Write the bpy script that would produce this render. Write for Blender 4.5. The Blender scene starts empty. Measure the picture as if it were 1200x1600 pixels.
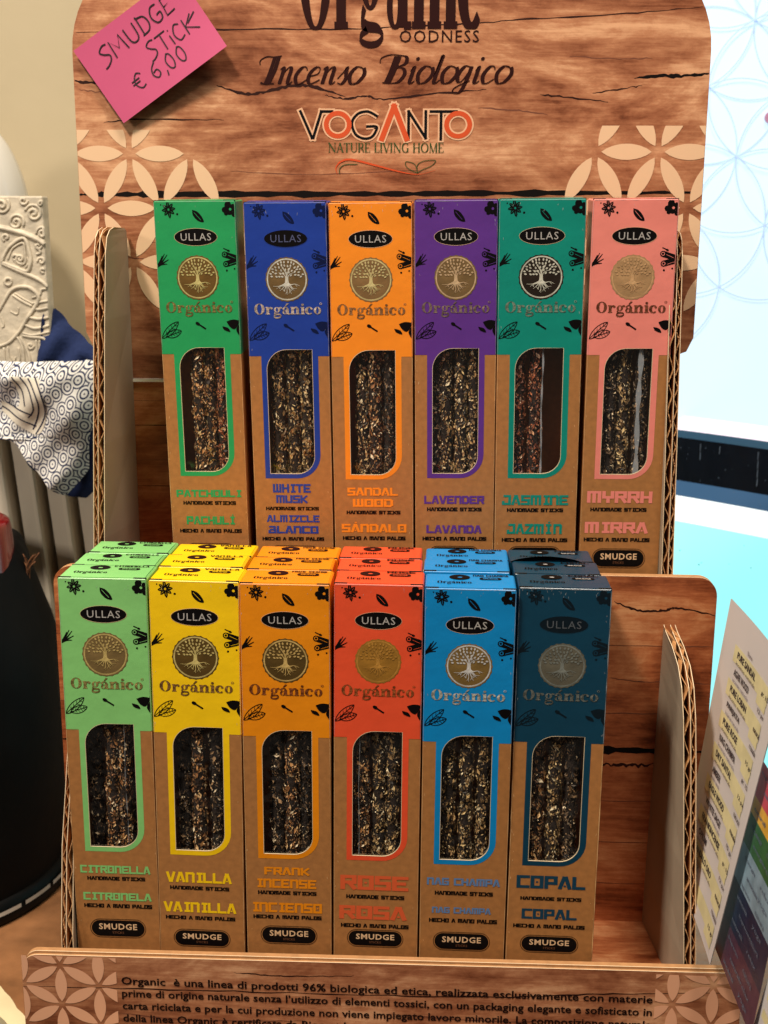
import bpy, bmesh, math, random
from math import sin, cos, pi, radians
from mathutils import Vector, Matrix, Euler
from mathutils.geometry import tessellate_polygon
random.seed(7)
scene = bpy.context.scene
COL = scene.collection

# ------------------------------------------------------------------ camera, light, exposure
cam_d = bpy.data.cameras.new("camera")
cam = bpy.data.objects.new("camera", cam_d); COL.objects.link(cam)
R_ = Vector((0.998637, 0.051964, 0.004867)); U_ = Vector((-0.016464, 0.22517, 0.97418)); F_ = Vector((-0.049526, 0.972933, -0.225719))
M = Matrix(((R_.x, U_.x, -F_.x), (R_.y, U_.y, -F_.y), (R_.z, U_.z, -F_.z))).to_4x4()
M.translation = Vector((0.028159, -0.63832, 0.415533))
cam.matrix_world = M
cam_d.sensor_fit = 'VERTICAL'; cam_d.sensor_height = 24.0; cam_d.lens = 1896.16 / 1600 * 24
cam_d.clip_start = 0.02; cam_d.clip_end = 50
scene.camera = cam
cam_d.dof.use_dof = True; cam_d.dof.focus_distance = 0.70; cam_d.dof.aperture_fstop = 9

world = bpy.data.worlds.new("World"); scene.world = world; world.use_nodes = True
world.node_tree.nodes['Background'].inputs[0].default_value = (1.0, 0.84, 0.70, 1)
world.node_tree.nodes['Background'].inputs[1].default_value = 0.085

def lamp(name, loc, target, size, power, color, size_y=None):
    d = bpy.data.lights.new(name, 'AREA'); d.energy = power; d.color = color; d.size = size
    if size_y: d.shape = 'RECTANGLE'; d.size_y = size_y
    o = bpy.data.objects.new(name, d); COL.objects.link(o)
    o.location = loc
    o.rotation_euler = (Vector(target) - Vector(loc)).to_track_quat('-Z', 'Y').to_euler()
    return o
lamp("ceiling_lamp", (-0.62, -0.62, 1.80), (-0.02, 0.1, 0.25), 0.16, 32, (1.0, 0.87, 0.72))
lamp("ceiling_lamp", (0.25, -0.40, 1.85), (0.0, 0.05, 0.2), 0.30, 23, (1.0, 0.88, 0.74))
lamp("added_fill", (-1.25, -0.75, 0.95), (-0.3, 0.33, 0.15), 0.25, 7, (1.0, 0.88, 0.74))  # weak fill added to brighten the radiator, not a lamp of the room

scene.view_settings.view_transform = 'Standard'; scene.view_settings.look = 'None'
scene.view_settings.exposure = 0.0; scene.view_settings.gamma = 1.0
scene.render.engine = 'CYCLES'
scene.cycles.max_bounces = 6; scene.cycles.transparent_max_bounces = 8; scene.cycles.caustics_reflective = False

# ------------------------------------------------------------------ materials
def srgb(r, g, b):
    f = lambda c: (c/255/12.92) if c/255 <= 0.04045 else ((c/255+0.055)/1.055)**2.4
    return (f(r), f(g), f(b), 1)

def mat(name, color, rough=0.5, metal=0.0, spec=0.5, coat=0.0, coat_rough=0.15, noise=0.0, nscale=300, bump=0.0, bscale=80, detail=4, emis=None, estr=0.0):
    m = bpy.data.materials.new(name); m.use_nodes = True; nt = m.node_tree; b = nt.nodes['Principled BSDF']
    b.inputs['Base Color'].default_value = color; b.inputs['Roughness'].default_value = rough
    b.inputs['Metallic'].default_value = metal; b.inputs['Specular IOR Level'].default_value = spec
    b.inputs['Coat Weight'].default_value = coat; b.inputs['Coat Roughness'].default_value = coat_rough
    if emis: b.inputs['Emission Color'].default_value = emis; b.inputs['Emission Strength'].default_value = estr
    tc = nt.nodes.new('ShaderNodeTexCoord')
    if noise > 0:
        n = nt.nodes.new('ShaderNodeTexNoise'); n.inputs['Scale'].default_value = nscale; n.inputs['Detail'].default_value = detail
        nt.links.new(tc.outputs['Object'], n.inputs['Vector'])
        r = nt.nodes.new('ShaderNodeMapRange'); r.inputs[1].default_value = 0.25; r.inputs[2].default_value = 0.75
        r.inputs[3].default_value = 1-noise; r.inputs[4].default_value = 1+noise
        nt.links.new(n.outputs['Fac'], r.inputs[0])
        mx = nt.nodes.new('ShaderNodeVectorMath'); mx.operation = 'SCALE'; mx.inputs[0].default_value = color[:3]
        nt.links.new(r.outputs[0], mx.inputs['Scale']); nt.links.new(mx.outputs[0], b.inputs['Base Color'])
    if bump > 0:
        n = nt.nodes.new('ShaderNodeTexNoise'); n.inputs['Scale'].default_value = bscale; n.inputs['Detail'].default_value = detail
        nt.links.new(tc.outputs['Object'], n.inputs['Vector'])
        bp = nt.nodes.new('ShaderNodeBump'); bp.inputs['Strength'].default_value = 1.0; bp.inputs['Distance'].default_value = bump
        nt.links.new(n.outputs['Fac'], bp.inputs['Height']); nt.links.new(bp.outputs[0], b.inputs['Normal'])
    return m

def wood_mat(name, ramp, seed=0.0, flat=False):
    m = bpy.data.materials.new(name); m.use_nodes = True; nt = m.node_tree; N = nt.nodes; L = nt.links; b = N['Principled BSDF']
    b.inputs['Roughness'].default_value = 0.42; b.inputs['Specular IOR Level'].default_value = 0.4
    tc = N.new('ShaderNodeTexCoord')
    def noise(scale, mp, detail=6, rough_=0.6, dist=0.0):
        mapp = N.new('ShaderNodeMapping'); mapp.inputs['Scale'].default_value = (mp[0], mp[2], 1) if flat else mp; mapp.inputs['Location'].default_value = (seed, 0, seed*1.7)
        n = N.new('ShaderNodeTexNoise'); n.inputs['Scale'].default_value = scale; n.inputs['Detail'].default_value = detail
        n.inputs['Roughness'].default_value = rough_; n.inputs['Distortion'].default_value = dist
        L.new(tc.outputs['Object'], mapp.inputs['Vector']); L.new(mapp.outputs[0], n.inputs['Vector']); return n
    big = noise(1.0, (8, 1, 24), 6, 0.62, 1.4)
    fine = noise(1.0, (22, 1, 320), 6, 0.7, 0.5)
    spot = noise(1.0, (70, 1, 120), 6, 0.75, 0.3)
    a = N.new('ShaderNodeMath'); a.operation = 'MULTIPLY_ADD'; a.inputs[1].default_value = 0.30; L.new(fine.outputs['Fac'], a.inputs[0])
    c = N.new('ShaderNodeMath'); c.operation = 'MULTIPLY'; c.inputs[1].default_value = 0.70; L.new(big.outputs['Fac'], c.inputs[0])
    L.new(c.outputs[0], a.inputs[2])
    d = N.new('ShaderNodeMath'); d.operation = 'MULTIPLY_ADD'; d.inputs[1].default_value = 0.26; L.new(spot.outputs['Fac'], d.inputs[0]); L.new(a.outputs[0], d.inputs[2])
    r = N.new('ShaderNodeValToRGB'); L.new(d.outputs[0], r.inputs[0])
    e = r.color_ramp.elements; e[0].position, e[0].color = ramp[0]; e[1].position, e[1].color = ramp[-1]
    for p_, c_ in ramp[1:-1]:
        x = e.new(p_); x.color = c_
    L.new(r.outputs[0], b.inputs['Base Color'])
    bn = N.new('ShaderNodeTexNoise'); bn.inputs['Scale'].default_value = 14; bn.inputs['Detail'].default_value = 3; L.new(tc.outputs['Object'], bn.inputs['Vector'])
    bp_ = N.new('ShaderNodeBump'); bp_.inputs['Distance'].default_value = 0.003; bp_.inputs['Strength'].default_value = 0.6; L.new(bn.outputs['Fac'], bp_.inputs['Height']); L.new(bp_.outputs[0], b.inputs['Normal'])
    return m

WOODR = [(0.44, srgb(72, 34, 19)), (0.525, srgb(124, 70, 44)), (0.60, srgb(156, 98, 67)), (0.68, srgb(184, 126, 90)), (0.78, srgb(220, 168, 128))]
WOODL = [(0.43, srgb(66, 27, 12)), (0.525, srgb(126, 62, 32)), (0.61, srgb(164, 90, 52)), (0.69, srgb(190, 116, 72)), (0.79, srgb(218, 154, 106))]
M_wood = wood_mat("printed_wood_card", WOODR)
M_wood_red = wood_mat("printed_wood_card_reddish", WOODL, seed=3.1)
M_wood_flat = wood_mat("printed_wood_floor_card", WOODL, seed=5.3, flat=True)
M_kraftedge = mat("cardboard_edge_brown", srgb(182, 134, 88), 0.85, noise=0.15, nscale=200)
M_whitecard = mat("card_inside_greyish_white", srgb(164, 149, 128), 0.7, noise=0.04, nscale=60)
M_liner = mat("cardboard_liner_cut_edge", srgb(238, 214, 178), 0.8)
M_flute = mat("cardboard_flute", srgb(196, 142, 88), 0.85, noise=0.2, nscale=400)
M_dark = mat("dark_seam_print", srgb(12, 6, 5), 0.6, spec=.15)
M_crack = mat("brown_crack_print", srgb(44, 16, 10), 0.6, spec=.2)
M_crack2 = mat("soft_crack_print", srgb(112, 62, 42), 0.6)
M_petal = mat("cream_petal_print", srgb(230, 192, 154), 0.55)
M_petal_f = mat("tan_petal_print", srgb(236, 178, 142), 0.55)
M_black = mat("black_ink", srgb(8, 5, 6), 0.55, spec=0.15)
M_brownink = mat("dark_brown_ink", srgb(40, 8, 6), 0.6, spec=.15)
M_kraft = mat("kraft_board", srgb(168, 114, 62), 0.58, noise=0.16, nscale=260, bump=0.00003, bscale=900, detail=6)
M_boardcut = mat("board_cut_edge_pale", srgb(226, 206, 170), 0.7)
M_gold = mat("gold_foil", (0.62, 0.40, 0.16, 1), 0.30, metal=0.85, bump=0.0006, bscale=70, noise=0.35, nscale=60)
M_goldD = mat("dark_gold_foil", (0.40, 0.23, 0.06, 1), 0.33, metal=0.8, bump=0.0007, bscale=60, noise=0.3, nscale=90)
M_white_ink = mat("pale_ink", srgb(176, 172, 168), 0.5)

# ------------------------------------------------------------------ helpers
class MB:
    """collects polygons for ONE mesh object"""
    def __init__(s): s.v = []; s.f = []; s.m = []
    def vert(s, p): s.v.append(tuple(p)); return len(s.v)-1
    def face(s, pts, m=0):
        i0 = len(s.v); s.v += [tuple(p) for p in pts]; s.f.append(tuple(range(i0, i0+len(pts)))); s.m.append(m)
    def box(s, a, b, m=0):
        (x0, y0, z0), (x1, y1, z1) = a, b
        P = [(x0,y0,z0),(x1,y0,z0),(x1,y1,z0),(x0,y1,z0),(x0,y0,z1),(x1,y0,z1),(x1,y1,z1),(x0,y1,z1)]
        i = len(s.v); s.v += P
        for q in ((0,3,2,1),(4,5,6,7),(0,1,5,4),(1,2,6,5),(2,3,7,6),(3,0,4,7)): s.f.append(tuple(i+k for k in q)); s.m.append(m)
    def grid(s, fn, nu, nv, m=0):
        i0 = len(s.v)
        for j in range(nv+1):
            for i in range(nu+1): s.v.append(tuple(fn(i/nu, j/nv)))
        for j in range(nv):
            for i in range(nu):
                a = i0+j*(nu+1)+i; s.f.append((a, a+1, a+nu+2, a+nu+1)); s.m.append(m)
    def tube(s, pts, r, n=8, m=0, cap=True):
        pts = [Vector(p) for p in pts]; i0 = len(s.v); K = len(pts)
        rr = r if isinstance(r, (list, tuple)) else [r]*K
        up = Vector((0.13, 0.27, 0.95)).normalized()
        for k, p in enumerate(pts):
            d = (pts[min(k+1, K-1)]-pts[max(k-1, 0)]).normalized()
            a = d.cross(up)
            a = a.normalized() if a.length > 1e-4 else Vector((1, 0, 0)); b = d.cross(a)
            for q in range(n):
                t = 2*pi*q/n; s.v.append(tuple(p + a*(rr[k]*cos(t)) + b*(rr[k]*sin(t))))
        for k in range(K-1):
            for q in range(n):
                a0 = i0+k*n+q; a1 = i0+k*n+(q+1) % n
                s.f.append((a0, a1, a1+n, a0+n)); s.m.append(m)
        if cap:
            s.f.append(tuple(i0+q for q in range(n))[::-1]); s.m.append(m)
            s.f.append(tuple(i0+(K-1)*n+q for q in range(n))); s.m.append(m)
    def build(s, name, mats, parent=None, smooth=False, loc=None, rot=None, merge=False):
        me = bpy.data.meshes.new(name); me.from_pydata(s.v, [], s.f)
        if not isinstance(mats, (list, tuple)): mats = [mats]
        for m in mats: me.materials.append(m)
        for p, m in zip(me.polygons, s.m): p.material_index = m; p.use_smooth = smooth
        if merge:
            bm = bmesh.new(); bm.from_mesh(me); bmesh.ops.remove_doubles(bm, verts=bm.verts, dist=1e-6); bmesh.ops.recalc_face_normals(bm, faces=bm.faces); bm.to_mesh(me); bm.free()
        me.update()
        return link(name, me, parent, loc, rot)

def link(name, me, parent=None, loc=None, rot=None):
    o = bpy.data.objects.new(name, me); COL.objects.link(o)
    if parent: o.parent = parent
    if loc: o.location = loc
    if rot: o.rotation_euler = rot
    return o
def empty(name, loc=(0, 0, 0), rot=None):
    o = bpy.data.objects.new(name, None); COL.objects.link(o); o.location = loc; o.empty_display_size = 0.02
    if rot: o.rotation_euler = rot
    return o
def tag(o, label=None, cat=None, group=None, kind=None):
    if label: o['label'] = label
    if cat: o['category'] = cat
    if group: o['group'] = group
    if kind: o['kind'] = kind
    return o

# ---- flat print: 2-D polygons in (u, w), w up ------------------------------------------
def smooth2(P, n=6, closed=False):
    out = []; K = len(P)
    if K < 3: return list(P)
    rng = range(K) if closed else range(K-1)
    g = (lambda i: P[i % K]) if closed else (lambda i: P[max(0, min(K-1, i))])
    for i in rng:
        p0, p1, p2, p3 = g(i-1), g(i), g(i+1), g(i+2)
        for k in range(n):
            t = k/n
            out.append(tuple(0.5*((2*p1[j]) + (-p0[j]+p2[j])*t + (2*p0[j]-5*p1[j]+4*p2[j]-p3[j])*t*t + (-p0[j]+3*p1[j]-3*p2[j]+p3[j])*t**3) for j in range(len(p1))))
    if not closed: out.append(tuple(P[-1]))
    return out
def clip_poly(P, axis, lim, keep_less):
    out = []
    ins = (lambda p: p[axis] <= lim) if keep_less else (lambda p: p[axis] >= lim)
    for i in range(len(P)):
        a, b = P[i-1], P[i]
        if ins(a) != ins(b):
            t = (lim-a[axis])/(b[axis]-a[axis]); out.append((a[0]+(b[0]-a[0])*t, a[1]+(b[1]-a[1])*t))
        if ins(b): out.append(b)
    return out
class Print:
    """flat ink shapes; each shape steps forward a hair so none share a plane"""
    def __init__(s, clip=None): s.P = []; s.clip = clip; s.n = 0
    def poly(s, pts, m=0):
        pts = [(p[0], p[1]) for p in pts]
        if s.clip:
            x0, z0, x1, z1 = s.clip
            for ax, lim, kl in ((0, x0, False), (0, x1, True), (1, z0, False), (1, z1, True)):
                if len(pts) < 3: return
                pts = clip_poly(pts, ax, lim, kl)
        if len(pts) >= 3: s.P.append((s.n, pts, m))
    def step(s): s.n += 1
    def ribbon(s, pts, w, m=0, closed=False, ends=0.0):
        K = len(pts)
        Lf, Rt = [], []
        for i in range(K):
            a = pts[(i-1) % K] if closed else pts[max(i-1, 0)]; b = pts[(i+1) % K] if closed else pts[min(i+1, K-1)]
            dx, dz = b[0]-a[0], b[1]-a[1]; l = math.hypot(dx, dz) or 1e-9
            nx, nz = -dz/l, dx/l
            ww = w(i/(K-1), dx/l, dz/l) if callable(w) else w
            x, z = pts[i][0], pts[i][1]
            if ends and not closed and i == 0: x -= dx/l*ends; z -= dz/l*ends
            if ends and not closed and i == K-1: x += dx/l*ends; z += dz/l*ends
            Lf.append((x+nx*ww/2, z+nz*ww/2)); Rt.append((x-nx*ww/2, z-nz*ww/2))
        s.step()
        for i in range(K if closed else K-1):
            j = (i+1) % K
            s.poly([Lf[i], Lf[j], Rt[j], Rt[i]], m)
    def strokes(s, pts, w, m=0):
        """thick polyline with square joints: one quad per segment"""
        for a, b in zip(pts[:-1], pts[1:]):
            s.ribbon([a, b], w, m, ends=w/2)
    def disc(s, x, z, rx, rz=None, m=0, n=20, rot=0):
        rz = rz or rx; s.step()
        s.poly([(x+rx*cos(2*pi*k/n)*cos(rot)-rz*sin(2*pi*k/n)*sin(rot), z+rx*cos(2*pi*k/n)*sin(rot)+rz*sin(2*pi*k/n)*cos(rot)) for k in range(n)], m)
    def ring(s, x, z, ro, ri, m=0, n=36, sc=0.0, k_=20, roz=None, riz=None):
        s.step(); roz = roz or ro; riz = riz or ri
        pt = lambda r, rz, t: (x+r*(1+sc*cos(k_*t))*cos(t), z+rz*(1+sc*cos(k_*t))*sin(t))
        pi_ = lambda r, rz, t: (x+r*cos(t), z+rz*sin(t))
        for k in range(n):
            a, b = 2*pi*k/n, 2*pi*(k+1)/n
            s.poly([pt(ro, roz, a), pt(ro, roz, b), pi_(ri, riz, b), pi_(ri, riz, a)], m)
    def lens(s, a, b, wid, m=0, n=8):
        s.step(); dx, dz = b[0]-a[0], b[1]-a[1]; l = math.hypot(dx, dz); nx, nz = -dz/l, dx/l; P = []
        for k in range(n+1):
            t = k/n; h = wid/2*(4*t*(1-t))**0.85; P.append((a[0]+dx*t+nx*h, a[1]+dz*t+nz*h))
        for k in range(n-1, 0, -1):
            t = k/n; h = wid/2*(4*t*(1-t))**0.85; P.append((a[0]+dx*t-nx*h, a[1]+dz*t-nz*h))
        s.poly(P, m)
    def bounds(s):
        X = [p[0] for _, P, _ in s.P for p in P]; Z = [p[1] for _, P, _ in s.P for p in P]; return min(X), min(Z), max(X), max(Z)
    def fit(s, x0, z0, x1, z1):
        a, b, c, d = s.bounds()
        s.P = [(n, [(x0+(p[0]-a)/(c-a)*(x1-x0), z0+(p[1]-b)/(d-b)*(z1-z0)) for p in P], m) for n, P, m in s.P]; return s
    def xform(s, fn): s.P = [(n, [fn(*p) for p in P], m) for n, P, m in s.P]; return s
    def add(s, o):
        k = s.n+1
        for n, P, m in o.P: s.P.append((n+k, P, m))
        s.n = k+o.n
    def build(s, name, mats, parent, off, scale=0.001, fn=None, step=2e-6, face='front'):
        """off = distance in front of the carrying face (m)"""
        mb = MB(); step = min(step, 6e-5/max(1, s.n))
        for n, P, m in s.P:
            e = off+n*step if len(s.P) else off
            if fn: mb.face([fn(p[0], p[1], e) for p in P], m)
            elif face == 'front': mb.face([(p[0]*scale, -e, p[1]*scale) for p in P], m)
            else: mb.face([(p[0]*scale, p[1]*scale, e) for p in P], m)
        return mb.build(name, mats, parent)

# ---- lettering ---------------------------------------------------------------------------
_txt = {}
def text_mesh(s, bold=0.0, space=1.0):
    k = (s, bold, space)
    if k not in _txt:
        c = bpy.data.curves.new("text", 'FONT'); c.body = s; c.offset = bold; c.space_character = space; c.resolution_u = 2
        o = bpy.data.objects.new("text", c); COL.objects.link(o)
        dg = bpy.context.evaluated_depsgraph_get(); me = bpy.data.meshes.new_from_object(o.evaluated_get(dg))
        V = [(v.co.x, v.co.y) for v in me.vertices]; P = [list(p.vertices) for p in me.polygons]
        bpy.data.objects.remove(o); bpy.data.curves.remove(c); bpy.data.meshes.remove(me)
        _txt[k] = (V, P)
    return _txt[k]
def font_print(s, x0, z0, x1, z1, bold=0.0, space=1.0, capfit=None, m=0, slant=0):
    """sans lettering stretched to a width; z0 = baseline and z1 = cap height when capfit"""
    V, P = text_mesh(s, bold, space)
    a, c = min(v[0] for v in V), max(v[0] for v in V)
    if capfit:
        Vh, _ = text_mesh('H', bold); b, d = min(v[1] for v in Vh), max(v[1] for v in Vh)
    else: b, d = min(v[1] for v in V), max(v[1] for v in V)
    pr = Print()
    T = [(x0+(v[0]-a)/(c-a)*(x1-x0)+slant*((v[1]-b)/(d-b)), z0+(v[1]-b)/(d-b)*(z1-z0)) for v in V]
    for p in P: pr.P.append((0, [T[i] for i in p], m))
    return pr

TG = {  # heavy square display letters, strokes on a 4 x 6 grid
 'A': ([[(0,0),(1.6,6),(2.4,6),(4,0)]], [(2,1.0)]), 'B': ([[(0,0),(4,0),(4,3),(1,3)],[(0.6,6),(3.6,6),(3.6,3)],[(0,0),(0,1.6)]], []), 'C': ([[(4,6),(0,6),(0,0),(4,0)]], []),
 'D': ([[(0,6),(3,6),(4,5),(4,1),(3,0),(0,0),(0,4)]], []), 'E': ([[(4,6),(0,6),(0,0),(4,0)],[(0,3),(3.2,3)]], []), 'F': ([[(4,6),(0,6),(0,0)],[(0,3),(3.2,3)]], []),
 'G': ([[(4,6),(0,6),(0,0),(4,0),(4,3),(2.2,3)]], []), 'H': ([[(0,0),(0,6)],[(4,0),(4,6)],[(0,3),(4,3)]], []), 'I': ([[(1,0),(3,0)],[(2,0),(2,6)],[(1,6),(3,6)]], []),
 'J': ([[(1,6),(4,6),(4,0),(0,0),(0,1.4)]], []), 'K': ([[(0,0),(0,6)],[(4,6),(1.0,3)],[(1.0,3),(4,0)]], []), 'L': ([[(0,6),(0,0),(4,0)]], []),
 'M': ([[(0,0),(0,6),(5,6),(5,0)],[(2.5,6),(2.5,0)]], []), 'N': ([[(0,0),(0,6),(3.4,6),(4,5.4),(4,0)]], []), 'O': ([[(0,0),(0,6),(4,6),(4,0),(0,0)]], [(2,3)]),
 'P': ([[(0,0),(0,6),(4,6),(4,2.5),(1.4,2.5)]], []), 'R': ([[(0,0),(0,6),(4,6),(4,3),(1.4,3)],[(2.2,3),(4,0)]], []), 'S': ([[(4,6),(0,6),(0,3),(4,3),(4,0),(0,0)]], []),
 'T': ([[(0,6),(4,6)],[(2,6),(2,0)]], []), 'U': ([[(0,6),(0,0),(4,0),(4,6)]], []), 'V': ([[(0,6),(1.6,0),(2.4,0),(4,6)]], []), 'W': ([[(0,6),(0,0),(5,0),(5,6)],[(2.5,0),(2.5,6)]], []),
 'Y': ([[(0,6),(0,2.8),(4,2.8),(4,6)],[(2,2.8),(2,0)]], []), 'Z': ([[(0,6),(4,6),(0,0),(4,0)]], []), ' ': ([], []),
}
def techno(s, x0, z0, x1, z1, sw=1.68, m=0):
    pr = Print(); x = 0
    for ch in s:
        acc = {'Í': 'I', 'Á': 'A'}.get(ch); g = TG[acc or ch]
        for st in g[0]: pr.strokes([(x+p[0], p[1]) for p in st], sw, m)
        for p in g[1]: pr.disc(x+p[0], p[1], 0.55, m=m, n=10)
        if acc: pr.ribbon([(x+1.8, 7.6), (x+2.7, 8.6)], 1.0, m)
        x += {'M': 7.1, 'W': 7.1, 'I': 4.9, ' ': 3.6}.get(ch, 6.0)
    return pr.fit(x0, z0, x1, z1)

def nib(thick, thin, p=1.6): return lambda t, dx, dz: thin+(thick-thin)*abs(dz)**p
def ell(cx, cz, rx, rz, a0=0, a1=360, n=28): return [(cx+rx*cos(radians(a0+(a1-a0)*k/n)), cz+rz*sin(radians(a0+(a1-a0)*k/n))) for k in range(n+1)]
def fat(s, thick=0.34, thin=0.07, serif=True, sl=0.0):
    """fat-face roman: x-height 1, cap height 1.5"""
    pr = Print(); x = 0; w = nib(thick, thin, 1.4)
    def ser(cx, z, l=0.26): 
        if serif: pr.ribbon([(cx-l, z), (cx+l, z)], thin*1.3)
    def stem(cx, z0, z1, serifs=(1, 1)):
        pr.ribbon([(cx, z0), (cx, z1)], thick)
        if serifs[0]: ser(cx, z0+thin/2)
        if serifs[1]: ser(cx-0.1, z1-thin/2, 0.16)
    for ch in s:
        if ch == 'O':
            pr.ring(x+0.62, 0.73, 0.62, 0.27, roz=0.77, riz=0.70); x += 1.36
        elif ch == 'o': pr.ring(x+0.46, 0.5, 0.44, 0.15, roz=0.52, riz=0.45); x += 1.02
        elif ch == 'r':
            stem(x+0.25, 0, 1.0); pr.ribbon(smooth2([(x+0.35, 0.6), (x+0.5, 0.9), (x+0.7, 0.96)]), thin*1.6); pr.disc(x+0.72, 0.82, 0.15); x += 0.95
        elif ch == 'g':
            pr.ring(x+0.42, 0.62, 0.37, 0.12, roz=0.38, riz=0.32); pr.ribbon([(x+0.7, 0.85), (x+0.95, 0.97)], thin*2.4); pr.disc(x+0.93, 0.9, 0.11)
            pr.ribbon(smooth2([(x+0.2, 0.28), (x+0.12, 0.1), (x+0.3, 0.0), (x+0.75, -0.05), (x+0.88, -0.25), (x+0.7, -0.46), (x+0.35, -0.5), (x+0.08, -0.38), (x+0.1, -0.18), (x+0.3, -0.05)], 5), lambda t, dx, dz: thin+0.13*abs(dx)); x += 1.02
        elif ch in 'aá':
            pr.ribbon(smooth2([(x+0.12, 0.78), (x+0.35, 0.98), (x+0.62, 0.9), (x+0.66, 0.65)]), thin*1.8); pr.disc(x+0.18, 0.76, 0.13)
            pr.ribbon([(x+0.66, 0.78), (x+0.66, 0.02)], thick*0.95); pr.ribbon([(x+0.7, 0.03), (x+0.98, 0.03)], thin*1.6)
            pr.ring(x+0.36, 0.29, 0.32, 0.10, roz=0.31, riz=0.24)
            if ch == 'á':
                pr.step(); pr.poly([(x+0.36, 1.15), (x+0.5, 1.12), (x+0.86, 1.5), (x+0.62, 1.55)])
            x += 1.02
        elif ch == 'n':
            stem(x+0.25, 0, 1.0); pr.ribbon(smooth2([(x+0.38, 0.72), (x+0.55, 0.95), (x+0.75, 0.96), (x+0.85, 0.8)]), thin*2); stem(x+0.85, 0, 0.85, (1, 0)); x += 1.2
        elif ch == 'i':
            stem(x+0.27, 0, 1.0); pr.disc(x+0.26, 1.32, 0.16); x += 0.62
        elif ch == 'c':
            pr.ribbon(ell(x+0.46, 0.5, 0.36, 0.47, 50, 315), lambda t, dx, dz: thin*1.2+(thick-thin)*abs(dz)**1.3*(0.35+0.65*sin(pi*t)**0.6)); pr.disc(x+0.7, 0.76, 0.14); x += 0.95
    if sl: pr.xform(lambda a, b: (a+sl*b, b))
    return pr

def romancaps(s, thick=0.15, thin=0.06):
    pr = Print(); x = 0; w = nib(thick, thin, 1.5)
    def ser(cx, z, l=0.12): pr.ribbon([(cx-l, z), (cx+l, z)], thin)
    for ch in s:
        if ch == 'N': pr.ribbon([(x+.15,0),(x+.15,1)], thin); pr.ribbon([(x+.12,1),(x+.82,0)], thick); pr.ribbon([(x+.82,0),(x+.82,1)], thin); ser(x+.15,.02); ser(x+.1,.98); ser(x+.82,.98); x += 1.0
        elif ch == 'A': pr.ribbon([(x+.1,0),(x+.42,1)], thin); pr.ribbon([(x+.42,1),(x+.76,0)], thick); pr.ribbon([(x+.22,.34),(x+.66,.34)], thin); ser(x+.1,.02); ser(x+.76,.02); x += .88
        elif ch == 'T': pr.ribbon([(x+.38,0),(x+.38,1)], thick); pr.ribbon([(x+.04,.97),(x+.72,.97)], thin); ser(x+.38,.02); pr.ribbon([(x+.05,1),(x+.05,.8)], thin); pr.ribbon([(x+.71,1),(x+.71,.8)], thin); x += .8
        elif ch == 'U': pr.ribbon([(x+.15,1),(x+.15,.3)], thick); pr.ribbon(ell(x+.44,.3,.29,.27,180,360,10), thin*1.3); pr.ribbon([(x+.73,.3),(x+.73,1)], thin); ser(x+.15,.98); ser(x+.73,.98); x += .92
        elif ch in 'RE':
            pr.ribbon([(x+.15,0),(x+.15,1)], thick); ser(x+.15,.02); ser(x+.12,.98)
            if ch == 'R': pr.ribbon(smooth2([(x+.2,.97),(x+.5,.95),(x+.58,.74),(x+.48,.53),(x+.2,.5)]), w); pr.ribbon([(x+.4,.5),(x+.72,.02)], thick*.9); x += .8
            else: pr.ribbon([(x+.15,.97),(x+.6,.97)], thin); pr.ribbon([(x+.15,.5),(x+.5,.5)], thin); pr.ribbon([(x+.15,.03),(x+.64,.03)], thin); pr.ribbon([(x+.6,1),(x+.6,.82)], thin); pr.ribbon([(x+.64,0),(x+.64,.2)], thin); x += .75
        elif ch == 'L': pr.ribbon([(x+.15,0),(x+.15,1)], thick); ser(x+.15,.98); pr.ribbon([(x+.05,.03),(x+.6,.03)], thin); pr.ribbon([(x+.6,0),(x+.6,.22)], thin); x += .7
        elif ch == 'I': pr.ribbon([(x+.15,0),(x+.15,1)], thick); ser(x+.15,.02); ser(x+.15,.98); x += .38
        elif ch == 'V': pr.ribbon([(x+.06,1),(x+.42,0)], thick); pr.ribbon([(x+.42,0),(x+.74,1)], thin); ser(x+.08,.98); ser(x+.74,.98); x += .84
        elif ch == 'G': pr.ribbon(ell(x+.48,.5,.38,.48,50,310), w); pr.ribbon([(x+.74,.05),(x+.74,.42)], thick); ser(x+.74,.42); pr.ribbon([(x+.74,.95),(x+.74,.72)], thin); x += .95
        elif ch == 'H': pr.ribbon([(x+.15,0),(x+.15,1)], thick); pr.ribbon([(x+.75,0),(x+.75,1)], thick); pr.ribbon([(x+.15,.5),(x+.75,.5)], thin); [ser(x+a,b) for a in (.15,.75) for b in (.02,.98)]; x += .95
        elif ch == 'O': pr.ribbon(ell(x+.48,.5,.39,.48), w); x += .98
        elif ch == 'M': pr.ribbon([(x+.15,0),(x+.15,1)], thin); pr.ribbon([(x+.15,1),(x+.52,0)], thick*.9); pr.ribbon([(x+.52,0),(x+.88,1)], thin); pr.ribbon([(x+.9,0),(x+.9,1)], thick); ser(x+.15,.02); ser(x+.9,.02); x += 1.1
        else: x += .4
    return pr

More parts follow.
